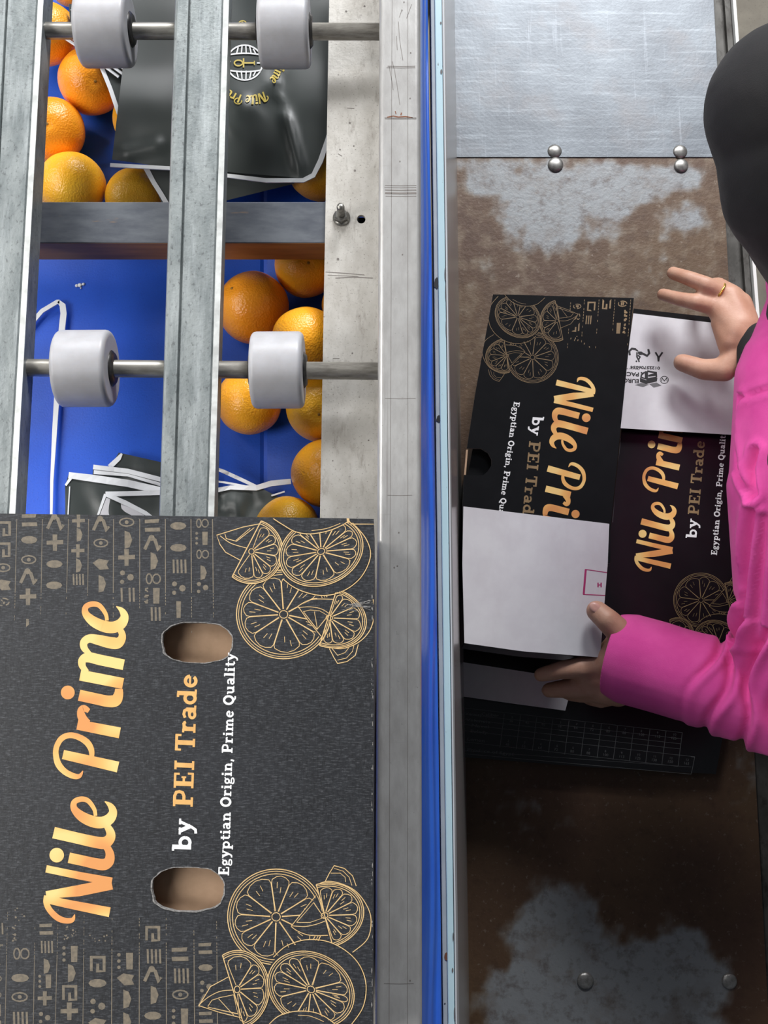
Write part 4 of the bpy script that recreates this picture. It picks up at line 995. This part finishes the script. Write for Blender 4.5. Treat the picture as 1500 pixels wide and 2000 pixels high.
# walls of the carton body, set in a little under the panel
bq = [(978, 600), (1215, 606), (1170, 1180), (914, 1150), (914, 930), (944, 770)]
mb = MB(); q3 = [P(x, y, ZA1) for x, y in bq]
mb.prism(q3, ZT + .003, ZA1 - .02, M_gloss); mb.build('body', C1)['label'] = 'black body under the printed panel'
mb = MB(); rimq = [(910.5, 878), (914, 878), (910, 927), (906.5, 927)]
mb.prism([P(x, y, ZA1) for x, y in rimq], ZA1 - .012, ZA1 - .001, M_kraft); mb.build('cut_edge', C1)['label'] = 'corrugated cut edge at the hand hole'
# white flap: slightly tilted sheet above the panel
def zD(x, y): return 1.026 - .008 * (y - 990) / 280
qd = [(905, 989), (1190, 1023), (1187, 1100), (1172, 1284), (1020, 1272), (907, 1256), (903, 1100)]
mb = MB(); tp = [P(x, y, zD(x, y)) for x, y in qd]; bt = [p - Vector((0, 0, .005)) for p in tp]
mb.poly(tp, M_wboard); mb.poly(bt[::-1], M_gloss)
for i in range(len(tp)): mb.poly([tp[i], bt[i], bt[(i + 1) % len(tp)], tp[(i + 1) % len(tp)]], M_gloss)
ink = Ink()
for seg in ([(1143, 1112), (1190, 1119)], [(1139, 1161), (1186, 1163)]): ink.add(ribbon(seg, 1.6), M_inkr)
ink.add(ribbon([(1144, 1112), (1140, 1161)], 4), M_inkr)
for seg, wd in (([(1168, 1138), (1168, 1147)], 2.6), ([(1174, 1138), (1174, 1147)], 2.6), ([(1168, 1142.5), (1174, 1142.5)], 2)): ink.add(ribbon(seg, wd), M_inkr)
ink.lay(mb, lambda x, y: P(x, y, zD(x, y)), qd, .0002); mb.build('white_flap', C1)['label'] = 'white inner face of the folded-over flap'
mb = MB(); wq = [(907, 1256), (1020, 1272), (1172, 1284)]; f_ = [P(x, y, zD(x, y) - .006) for x, y in wq]
lo_ = [p + Vector((0, -.004, -.045)) for p in f_]
for i in range(2): mb.poly([f_[i], f_[i + 1], lo_[i + 1], lo_[i]], M_gloss)
o = mb.build('front_wall', C1); s_ = o.modifiers.new('thickness', 'SOLIDIFY'); s_.thickness = .004; o['label'] = 'dark wall under the white flap'
# second carton, under the worker's arms, print reading upwards
ZC2 = .900
C2 = thing('folding_carton', P(1310, 1000, ZT), 'glossy black printed carton with white stamped flap, in front of the pink sleeve', 'carton', 'cartons being folded on the table')
q2 = [(1214, 836), (1520, 858), (1510, 1260), (1172, 1262), (1192, 1040)]
s2 = lambda x, y: P(x, y, ZC2)
mb = MB(); mb.prism([s2(x, y) for x, y in q2], ZC2 - .005, ZC2, M_gloss)
fC = simil((111, 1670), (132.5, 1352.5), (1255, 1042.5), (1272.5, 868))
ink = Ink(); ink.items = [(p, m, 2) for p, m, l in WORD.xf(fC).items]
slab('by', (1360, 1053), (1363, 1014), 21, M_inkw, ink, up=(-.995, -.08))
slab('PEI Trade', (1364, 1007), (1377, 861), 21, M_inkp2, ink, up=(-.99, -.09))
slab('Egyptian Origin, Prime Quality', (1400, 1085), (1418, 842), 11.5, M_inkw, ink, up=(-.99, -.1))
fB = simil((350 + 710 / 3.75, 1500 + 1090 / 3.75), (350 + 960 / 3.75, 1500 + 1620 / 3.75), (1369, 1172), (1402, 1254))
ink.items += art_bottom(M_inkp2, M_gloss).xf(fB).items
ink.add(ribbon([(1212, 856), (1204, 930), (1196, 1020)], 1.2), M_inkg)
ink.lay(mb, s2, [(1214, 836), (1520, 858), (1510, 1250), (1174, 1250)], .00006); mb.build('printed_panel', C2)
mb = MB(); mb.prism([P(x, y, ZC2) for x, y in ((1230, 640), (1500, 660), (1495, 1225), (1205, 1225))], ZT + .003, ZC2 - .006, M_gloss); mb.build('body', C2)['label'] = 'black body under the printed panel'
mb = MB(); mb.prism([P(x, y, .905) for x, y in ((1238, 602), (1400, 620), (1500, 632), (1500, 660), (1235, 640))], .899, .904, M_gloss); mb.build('rear_edge', C2)['label'] = 'black fold behind the white flap'
zE = .915; sE = lambda x, y: P(x, y, zE)
mb = MB(); mb.prism([sE(x, y) for x, y in ((1237, 612), (1380, 629), (1500, 642), (1500, 854), (1410, 848), (1207, 836))], zE - .005, zE, M_gloss, M_wboard)
ink = Ink()
plain('EURO', (1248.5, 741), 10.5, 183, M_inkk, ink, bold=.03, width=32)
plain('PACK', (1248.5, 728), 10.5, 183, M_inkk, ink, bold=.03, width=34)
plain('Pack your box', (1249, 720), 4, 183, M_inkk, ink, width=30)
plain('01225706034', (1289, 716.5), 7.5, 182, M_inkk, ink, bold=.03, sx=1.4)
B = lambda pts, wd, m=M_inkk: ink.add(ribbon(pts, wd), m)
ink.add([[(1250, 738), (1263, 743), (1262, 750), (1250, 746)], [(1263, 743), (1284, 738), (1283, 745), (1262, 750)]], M_inkk)
ink.add([[(1240, 752), (1252, 748), (1268, 751), (1256, 756)], [(1268, 750), (1282, 747), (1292, 753), (1277, 757)]], M_inkg)
B([(1264, 725), (1264, 741), (1282, 737), (1282, 731), (1266, 734)], 3.4); B([(1264, 725), (1282, 728), (1282, 737)], 3.4)
B([(1261, 725), (1261, 740), (1251, 736)], 3.4); B([(1259, 727), (1253, 732), (1252, 736)], 3); B([(1252, 727), (1256, 731)], 2.6)
ink.add(ribbon(ell(1297.5, 742, 8, 7, n=20), 1.2), M_inkk); B([(1292, 745), (1293, 738.5), (1297.5, 744), (1302, 738.5), (1303, 745)], 1.6)
B([(1230, 694), (1229, 686), (1234, 681), (1242, 682)], 4); B([(1241, 682), (1246, 686)], 3)
B([(1244, 688), (1244, 697), (1247, 703), (1250, 697), (1246, 694)], 3); B([(1246, 688), (1256, 691), (1264, 695), (1268, 690), (1266, 682)], 4); ink.add([disc(1251, 690, 5, 10, 3.5), disc(1243, 705.5, 1.7, 8), disc(1248, 705.5, 1.7, 8)], M_inkk)
B([(1280, 688), (1285, 696), (1286, 706)], 3.4); B([(1294, 688), (1287, 698), (1286, 706)], 3.4)
ink.lay(mb, sE, [(1237, 612), (1500, 640), (1500, 850), (1207, 836)], .0001); mb.build('white_flap', C2)['label'] = 'white stamped inner flap'
# third carton: blank with size chart, lying flat
ZF = .822
C3 = thing('carton_blank', P(1150, 1440, ZT), 'unfolded black carton blank with a fine size chart, lying flat under the left hand', 'carton')
sF = lambda x, y: P(x, y, ZF)
mb = MB(); mb.prism([sF(x, y) for x, y in ((895, 1262), (1240, 1300), (1432, 1330), (1398, 1512), (1150, 1498), (895, 1478))], ZT + .003, ZF, M_gloss)
ink = Ink()
def tl(i): return (985 + i * 31.6, 1394 + i * 3.35)           # top row ticks
def ln(a, b, wd=.9): ink.add(ribbon([a, b], wd), M_faint)
for i in range(12):
    a = tl(i); ln(a, (a[0] - 8.5, a[1] + 66), 1.0)
ln((1350, 1478), (1357, 1479)); ln((1357, 1478), (1350, 1512), 1)
for k, dyy in enumerate((0, 12, 22, 32, 44, 66)):
    ln((908, 1383 + dyy), (tl(11)[0] - dyy * .13, tl(11)[1] + dyy), .7)
ln((905, 1472), (1350, 1512), .8); ln((1320, 1474), (1357, 1478), .8); ln((905, 1466), (1350, 1498), .6)
for i, (a, b) in enumerate((('0', '36'), ('1', '40'), ('2', '48'), ('3', '56'), ('4', '64'), ('5', '72'), ('6', '80'), ('7', '88'), ('8', '100'), ('9', '113'), ('10', '125'))):
    c_ = tl(i); plain(a, (c_[0] + 13, c_[1] + 9), 6.5, 6, M_faint, ink); plain(b, (c_[0] + 9, c_[1] + 16), 7.5, 6, M_faint, ink)
for i, (a, b) in enumerate((('2', '48'), ('3', '56'), ('4', '64'), ('5', '72'), ('6', '80'), ('7', '88'), ('8', '100'), ('9', '113'), ('10', '125'), ('11', '138'), ('12', '150'), ('13', '163'))):
    c_ = tl(i); plain(a, (c_[0] + 6, c_[1] + 55), 6.5, 6, M_faint, ink); plain(b, (c_[0] + 2, c_[1] + 62), 7.5, 6, M_faint, ink)
for t, x, y in (('Variety', 908, 1396), ('Caliber', 940, 1397), ('Valencia', 910, 1408), ('Navel', 920, 1419), ('Balady', 918, 1430), ('Lemon', 912, 1446)): plain(t, (x, y), 8.5, 6, M_faint, ink, width=34 if t != 'Valencia' else 48)
plain('Produce of Egypt', (912, 1466), 8, 6, M_faint, ink, width=92)
plain('ORIGIN OF EGYPT', (1262, 1388), 9, 6, M_faint, ink, width=110)
ink.lay(mb, sF, None, .0001); mb.build('printed_panel', C3)
mb = MB(); zz = .842; mb.prism([P(x, y, zz) for x, y in ((895, 1292), (1045, 1315), (1120, 1330), (1104, 1388), (1000, 1374), (895, 1359))], ZF + .001, zz, M_gloss, M_wboard); mb.build('white_flap', C3)['label'] = 'pale grey-white flap'

# ================================================================== THE WORKER
def capsule(mb, a, b, ra, rb, n=26):
    a, b = Vector(a), Vector(b); d = (b - a); L_ = d.length; d = d.normalized() if L_ > 1e-6 else Vector((0, 0, 1))
    prof = [(-ra * math.cos(R(t)), ra * math.sin(R(t))) for t in (4, 25, 45, 65, 85)] + [(L_ + rb * math.sin(R(t)), rb * math.cos(R(t))) for t in (5, 25, 45, 65, 86)]
    mb.lathe(a, d, prof, M_skin, n)
def ball(mb, c, rx_, ry_=None, rz_=None, rot=None, m=M_skin, n=16):
    ry_ = ry_ or rx_; rz_ = rz_ or rx_; rings = []
    for i in range(1, n):
        th = math.pi * i / n; ring = []
        for k in range(n * 2):
            ph = 2 * math.pi * k / (n * 2); v = Vector((rx_ * math.sin(th) * math.cos(ph), ry_ * math.sin(th) * math.sin(ph), rz_ * math.cos(th)))
            if rot: v = rot @ v
            ring.append(Vector(c) + v)
        rings.append(ring)
    mb.loft(rings, m, True, True)
def chain(mb, pts):
    for p, q in zip(pts, pts[1:]): capsule(mb, p[0], q[0], p[1], q[1])
def fuse(mb, name, parent, voxel, smooth=6, disp=None, m=None, cut=None, factor=.5, plane=None):
    """one continuous skin over the collected limbs"""
    o = mb.build(name, parent, 0, True)
    r = o.modifiers.new('remesh', 'REMESH'); r.mode = 'VOXEL'; r.voxel_size = voxel; r.use_smooth_shade = True
    s = o.modifiers.new('smooth', 'SMOOTH'); s.iterations = smooth; s.factor = factor
    dg = bpy.context.evaluated_depsgraph_get(); dg.update()
    me = bpy.data.meshes.new_from_object(o.evaluated_get(dg)); o.modifiers.clear(); old = o.data; o.data = me; bpy.data.meshes.remove(old)
    me.materials.clear(); me.materials.append(m)
    off = parent_world(parent)
    if disp:
        nr = [v.normal.copy() for v in me.vertices]
        for v, n_ in zip(me.vertices, nr): v.co += n_ * disp(v.co + off, n_)
    if plane:
        bm = bmesh.new(); bm.from_mesh(me); bmesh.ops.bisect_plane(bm, geom=bm.verts[:] + bm.edges[:] + bm.faces[:], plane_co=plane[0] - off, plane_no=plane[1], clear_inner=True); bm.to_mesh(me); bm.free()
    if cut:
        bm = bmesh.new(); bm.from_mesh(me); bmesh.ops.delete(bm, geom=[v for v in bm.verts if cut(v.co + off)], context='VERTS'); bm.to_mesh(me); bm.free()
    me.polygons.foreach_set('material_index', [0] * len(me.polygons)); me.polygons.foreach_set('use_smooth', [True] * len(me.polygons)); me.update()
    return o
PR = thing('person', (.74, .28, 0), 'person in black headscarf and pink long-sleeved top leaning over the table to fold cartons', 'person')
HEAD = Vector((.443, .632, 1.36)); NECK = Vector((.49, .46, 1.27))
SR, SL = Vector((.50, .50, 1.24)), Vector((.47, .265, 1.205))
ER, WR = Vector((.65, .42, 1.04)), P(1462, 672, .985)
EL, WL = P(1540, 1375, 1.085), P(1228, 1288, 1.02)
PEL = Vector((.76, .30, .90))
mb = MB()
# hands -----------------------------------------------------------------
def fing(pts, r0, r1):
    n = len(pts) - 1; chain(mb, [(P(*p), r0 + (r1 - r0) * i / n) for i, p in enumerate(pts)])
# right hand, palm down, spread above the white flap
palm = [P(1440, 640, .985), P(1412, 600, .985)]
capsule(mb, WR, P(1440, 650, .985), .023, .026); capsule(mb, P(1438, 640, .985), P(1402, 598, .98), .026, .017)
capsule(mb, P(1446, 640, .985), P(1425, 578, .983), .026, .017); capsule(mb, P(1452, 640, .985), P(1448, 592, .98), .024, .015)
capsule(mb, P(1430, 665, .983), P(1408, 630, .98), .022, .014)
fing([(1400, 600, .982), (1358, 590, .985), (1324, 583, .972), (1294, 575, .958)], .0128, .0088)
fing([(1418, 577, .984), (1378, 556, .992), (1344, 543, .985), (1314, 533, .970)], .0132, .0092)
fing([(1436, 576, .980), (1402, 556, .978), (1376, 560, .955), (1368, 575, .935)], .0120, .0085)
fing([(1452, 590, .975), (1432, 572, .965), (1412, 575, .945), (1402, 588, .930)], .0100, .0070)
fing([(1448, 680, .982), (1415, 722, .975), (1375, 722, .962), (1332, 708, .950)], .0190, .0125)
# left hand: thumb on top of the white flap, fingers under its edge
capsule(mb, WL, P(1205, 1292, 1.01), .026, .028); capsule(mb, P(1215, 1270, 1.012), P(1175, 1302, .998), .027, .019)
capsule(mb, P(1222, 1300, 1.00), P(1170, 1330, .985), .026, .018)
fing([(1232, 1262, 1.03), (1208, 1232, 1.045), (1185, 1210, 1.050), (1165, 1193, 1.044)], .0185, .0135)
fing([(1180, 1298, .997), (1135, 1304, 1.000), (1095, 1309, .992), (1056, 1318, .980)], .0175, .0095)
capsule(mb, P(1200, 1318, .99), P(1150, 1318, .985), .026, .020); capsule(mb, P(1205, 1345, .985), P(1160, 1345, .972), .024, .018)
fing([(1178, 1334, .985), (1138, 1342, .976), (1102, 1345, .966), (1072, 1348, .955)], .0180, .0102)
fing([(1185, 1345, .975), (1145, 1356, .965), (1118, 1356, .950), (1098, 1350, .935)], .0135, .0085)
fing([(1205, 1360, .968), (1172, 1368, .955), (1150, 1364, .940), (1135, 1355, .930)], .0115, .0080)
# arms, trunk, legs, head -------------------------------------------------
chain(mb, [(WR, .024), (ER, .038), (SR, .048)]); chain(mb, [(WL, .026), (EL, .040), (SL, .050)])
chain(mb, [(SR, .055), (SL, .055)]); CH = (SR + SL) / 2 + Vector((.06, 0, -.03))
chain(mb, [(CH, .10), (Vector((.63, .33, 1.06)), .10), (PEL, .115)]); chain(mb, [(CH + Vector((0, .06, 0)), .08), (PEL + Vector((0, .06, 0)), .11)]); chain(mb, [(CH - Vector((0, .06, 0)), .08), (PEL - Vector((0, .06, 0)), .11)])
for s in (-1, 1):
    chain(mb, [(PEL + Vector((.01, s * .08, -.04)), .088), (Vector((.76, .30 + s * .10, .48)), .058), (Vector((.80, .30 + s * .11, .10)), .040)])
    chain(mb, [(Vector((.80, .30 + s * .11, .06)), .035), (Vector((.66, .30 + s * .13, .03)), .028)])
chain(mb, [(CH, .06), (NECK, .05), (HEAD + Vector((.02, -.05, -.02)), .05)])
FD = Vector((-.25, -.2, -.95)).normalized(); UPH = (Vector((-.55, .35, .35)) - FD * Vector((-.55, .35, .35)).dot(FD)).normalized(); SD = FD.cross(UPH)
hp = lambda f, u, s: HEAD + FD * f + UPH * u + SD * s
ball(mb, HEAD, .078); ball(mb, hp(.01, .02, 0), .075); capsule(mb, hp(.03, -.02, 0), hp(.045, -.065, 0), .055, .034)
capsule(mb, hp(.078, .005, 0), hp(.098, -.022, 0), .007, .011)
for s in (-1, 1):
    ball(mb, hp(.066, .008, s * .030), .015); capsule(mb, hp(.076, .026, s * .014), hp(.068, .028, s * .042), .007, .006); ball(mb, hp(.055, -.022, s * .035), .022)
capsule(mb, hp(.083, -.052, -.018), hp(.083, -.052, .018), .007, .007); capsule(mb, hp(.080, -.062, -.014), hp(.080, -.062, .014), .008, .008)
fuse(mb, 'body', PR, .0035, 4, None, M_skin)
# pink top ------------------------------------------------------------------
mb = MB()
W2 = WL + (EL - WL) * .02
chain(mb, [(WL + Vector((.003, .0, 0)), .058), (WL + (EL - WL) * .45, .057), (EL, .066), ((EL + SL) / 2, .066), (SL, .078)])
chain(mb, [(P(1496, 752, 1.0), .040), (ER, .055), (SR, .060)])
chain(mb, [(SR + Vector((.01, -.02, 0)), .066), ((SR + SL) / 2 + Vector((.005, 0, .01)), .090), (SL + Vector((.008, 0, 0)), .083)])
chain(mb, [(CH, .125), (Vector((.63, .33, 1.06)), .13), (PEL, .15), (PEL + Vector((0, 0, -.14)), .17)])
chain(mb, [(SL + Vector((.04, -.0, -.02)), .09), (PEL - Vector((0, .07, 0)), .13)]); chain(mb, [(SR + Vector((.04, 0, -.02)), .08), (PEL + Vector((0, .07, 0)), .13)])
ax = (EL - WL).normalized()
def folds(p, n_):
    d = 0
    v = p - WL; t = v.dot(ax); L_ = (EL - WL).length; r_ = (v - ax * t).length
    if r_ < .13 and -.05 < t < L_ + .16:
        side = (v - ax * t).dot(Vector((.3, 1, 0)).normalized())      # + towards the upper edge of the sleeve
        e = max(0, min(1, (t - .075) / .04))
        # gathers start at the crook of the elbow and fan out over the arm
        for k, (t0, sl, amp, wd) in enumerate(((.105, -.35, .0075, .0055), (.128, -.15, .0065, .006), (.150, .05, .0085, .0055), (.172, .30, .007, .006), (.196, .55, .008, .0065), (.222, .8, .007, .007))):
            c = t0 + sl * (.05 - side) * .7 + .006 * math.sin(side * 60 + k * 2)
            q = (t - c) / wd; d += e * amp * 2.2 * (.55 * math.exp(-((q - 1.5) / 1.1) ** 2) - math.exp(-q * q)) * (.45 + .55 * min(1, max(0, (side + .05) / .09)))
        d += .0016 * noise.noise(p * 22)
    n1 = noise.noise(Vector((p.x * 26, p.y * 7, p.z * 10)) + Vector((4, 0, 0))); d += .0035 * (1 - abs(n1) * 3.2) * min(1, max(0, (t - .1) / .08))
    if n_.z > .1 and .05 < p.y < .47:
        w0 = min(1, (p.y - .05) * 10) * min(1, (.47 - p.y) * 12)
        a_, b_ = pix(p)
        # long folds traced down the front of the top: (pixel path, depth)
        for path, amp, wd in (([(1445, 775), (1431, 815), (1429, 850), (1437, 900), (1452, 945), (1470, 975)], .009, 5.5), ([(1476, 880), (1468, 915), (1470, 950), (1476, 965)], .010, 7), ([(1418, 790), (1450, 775), (1500, 760)], .004, 6), ([(1470, 1000), (1462, 1060), (1455, 1120), (1450, 1190), (1440, 1250)], .010, 9), ([(1492, 1010), (1488, 1090), (1482, 1170), (1470, 1260)], .007, 8)):
            best = 1e9
            for (x0_, y0_), (x1_, y1_) in zip(path, path[1:]):
                dx, dy = x1_ - x0_, y1_ - y0_; u = max(0, min(1, ((a_ - x0_) * dx + (b_ - y0_) * dy) / (dx * dx + dy * dy)))
                best = min(best, math.hypot(a_ - x0_ - u * dx, b_ - y0_ - u * dy))
            d += amp * (.5 * math.exp(-((best - wd * 1.9) / wd) ** 2) - math.exp(-(best / wd) ** 2))
    return d
o = fuse(mb, 'pink_top', PR, .004, 5, folds, M_pink, plane=(WL - ax * .022, ax))
s_ = o.modifiers.new('thickness', 'SOLIDIFY'); s_.thickness = .0025
# cuff lining so that the sleeve opening is not a hole
# dark under-sleeve at the right wrist
mb = MB(); chain(mb, [(P(1476, 672, .99), .030), (P(1494, 712, 1.0), .038)]); fuse(mb, 'under_sleeve', PR, .004, 3, None, M_scarf)
# trousers and shoes
mb = MB()
for s in (-1, 1): chain(mb, [(PEL + Vector((.01, s * .08, -.10)), .12), (Vector((.76, .30 + s * .10, .48)), .085), (Vector((.80, .30 + s * .11, .12)), .075)])
fuse(mb, 'trousers', PR, .008, 5, None, M_trousers)
for s in (-1, 1):
    mb = MB(); chain(mb, [(Vector((.80, .30 + s * .11, .055)), .048), (Vector((.64, .30 + s * .13, .040)), .040)]); fuse(mb, 'shoe', PR, .006, 4, None, M_scarf)
# headscarf
mb = MB()
ball(mb, HEAD, .094); ball(mb, HEAD + Vector((.006, -.042, -.008)), .0915); ball(mb, hp(-.01, .015, 0), .092); capsule(mb, hp(-.01, -.03, 0), NECK + Vector((.03, .02, .0)), .086, .088)
chain(mb, [(NECK + Vector((.03, 0, 0)), .088), (SR + Vector((.02, .0, .025)), .080)]); chain(mb, [(NECK + Vector((.03, 0, .0)), .09), (CH + Vector((.05, 0, .05)), .11)])
chain(mb, [(HEAD + Vector((.0, -.06, -.03)), .078), (SR + Vector((.0, .03, .02)), .070), (SR + Vector((.02, -.04, .01)), .055)])
chain(mb, [(NECK + Vector((.04, -.03, -.01)), .075), (P(1610, 800, 1.285), .045), (P(1553, 902, 1.278), .029)])
def sfold(p, n_):
    return .0035 * math.sin(p.y * 46 + p.x * 30 + 3 * noise.noise(p * 8)) * max(0, min(1, (HEAD.y - .02 - p.y) / .08)) + .0015 * noise.noise(p * 30)
def face(p):
    d = p - HEAD; return d.length < .135 and d.length > .05 and d.normalized().dot(FD) > .86
o = fuse(mb, 'headscarf', PR, .0045, 6, sfold, M_scarf, cut=face)
s_ = o.modifiers.new('thickness', 'SOLIDIFY'); s_.thickness = .003
# small pin on the scarf
HR = HEAD
def on_ball(px, py, c, r_):
    d = ray(px, py).normalized(); o_ = Vector((0, 0, HC)) - c; b = o_.dot(d); q = b * b - o_.length_squared + r_ * r_
    return Vector((0, 0, HC)) + d * (-b - math.sqrt(max(q, 0)))
p1, p2 = on_ball(1446, 137, HEAD, .0955), on_ball(1459, 127, HEAD, .0955)
mb = MB(); chain(mb, [(p1, .0014), ((p1 + p2) / 2 + Vector((0, 0, .001)), .0028), (p2, .0012)]); o = mb.build('scarf_pin', PR); o.data.materials.clear(); o.data.materials.append(mat('pin_beige', (190, 172, 148), rough=.5))
# nail and ring
tp_ = P(1163, 1187, 1.056)
mb = MB(); ball(mb, tp_, .0085, .0062, .002, Vector((1, 0, 0)).rotation_difference(Vector((1, -.75, .1))).to_matrix(), M_nail, 8); mb.build('thumbnail', PR)
ra, rb_ = P(1414, 577, .988), P(1398, 567, .990); ax2 = (rb_ - ra).normalized()
mb = MB(); n1_ = ax2.cross(Vector((0, 0, 1))).normalized(); n2_ = ax2.cross(n1_)
cc = P(1405, 570, .987); R0 = .0128
rings = []
for k in range(24):
    t = 2 * math.pi * k / 24; e = n1_ * math.cos(t) + n2_ * math.sin(t)
    rings.append([cc + e * (R0 + .0013 * math.cos(u)) + ax2 * (.0016 * math.sin(u)) for u in [i * math.pi / 4 for i in range(8)]])
rings.append(rings[0]); mb.loft(rings, M_goldmetal, False, True); mb.build('finger_ring', PR)
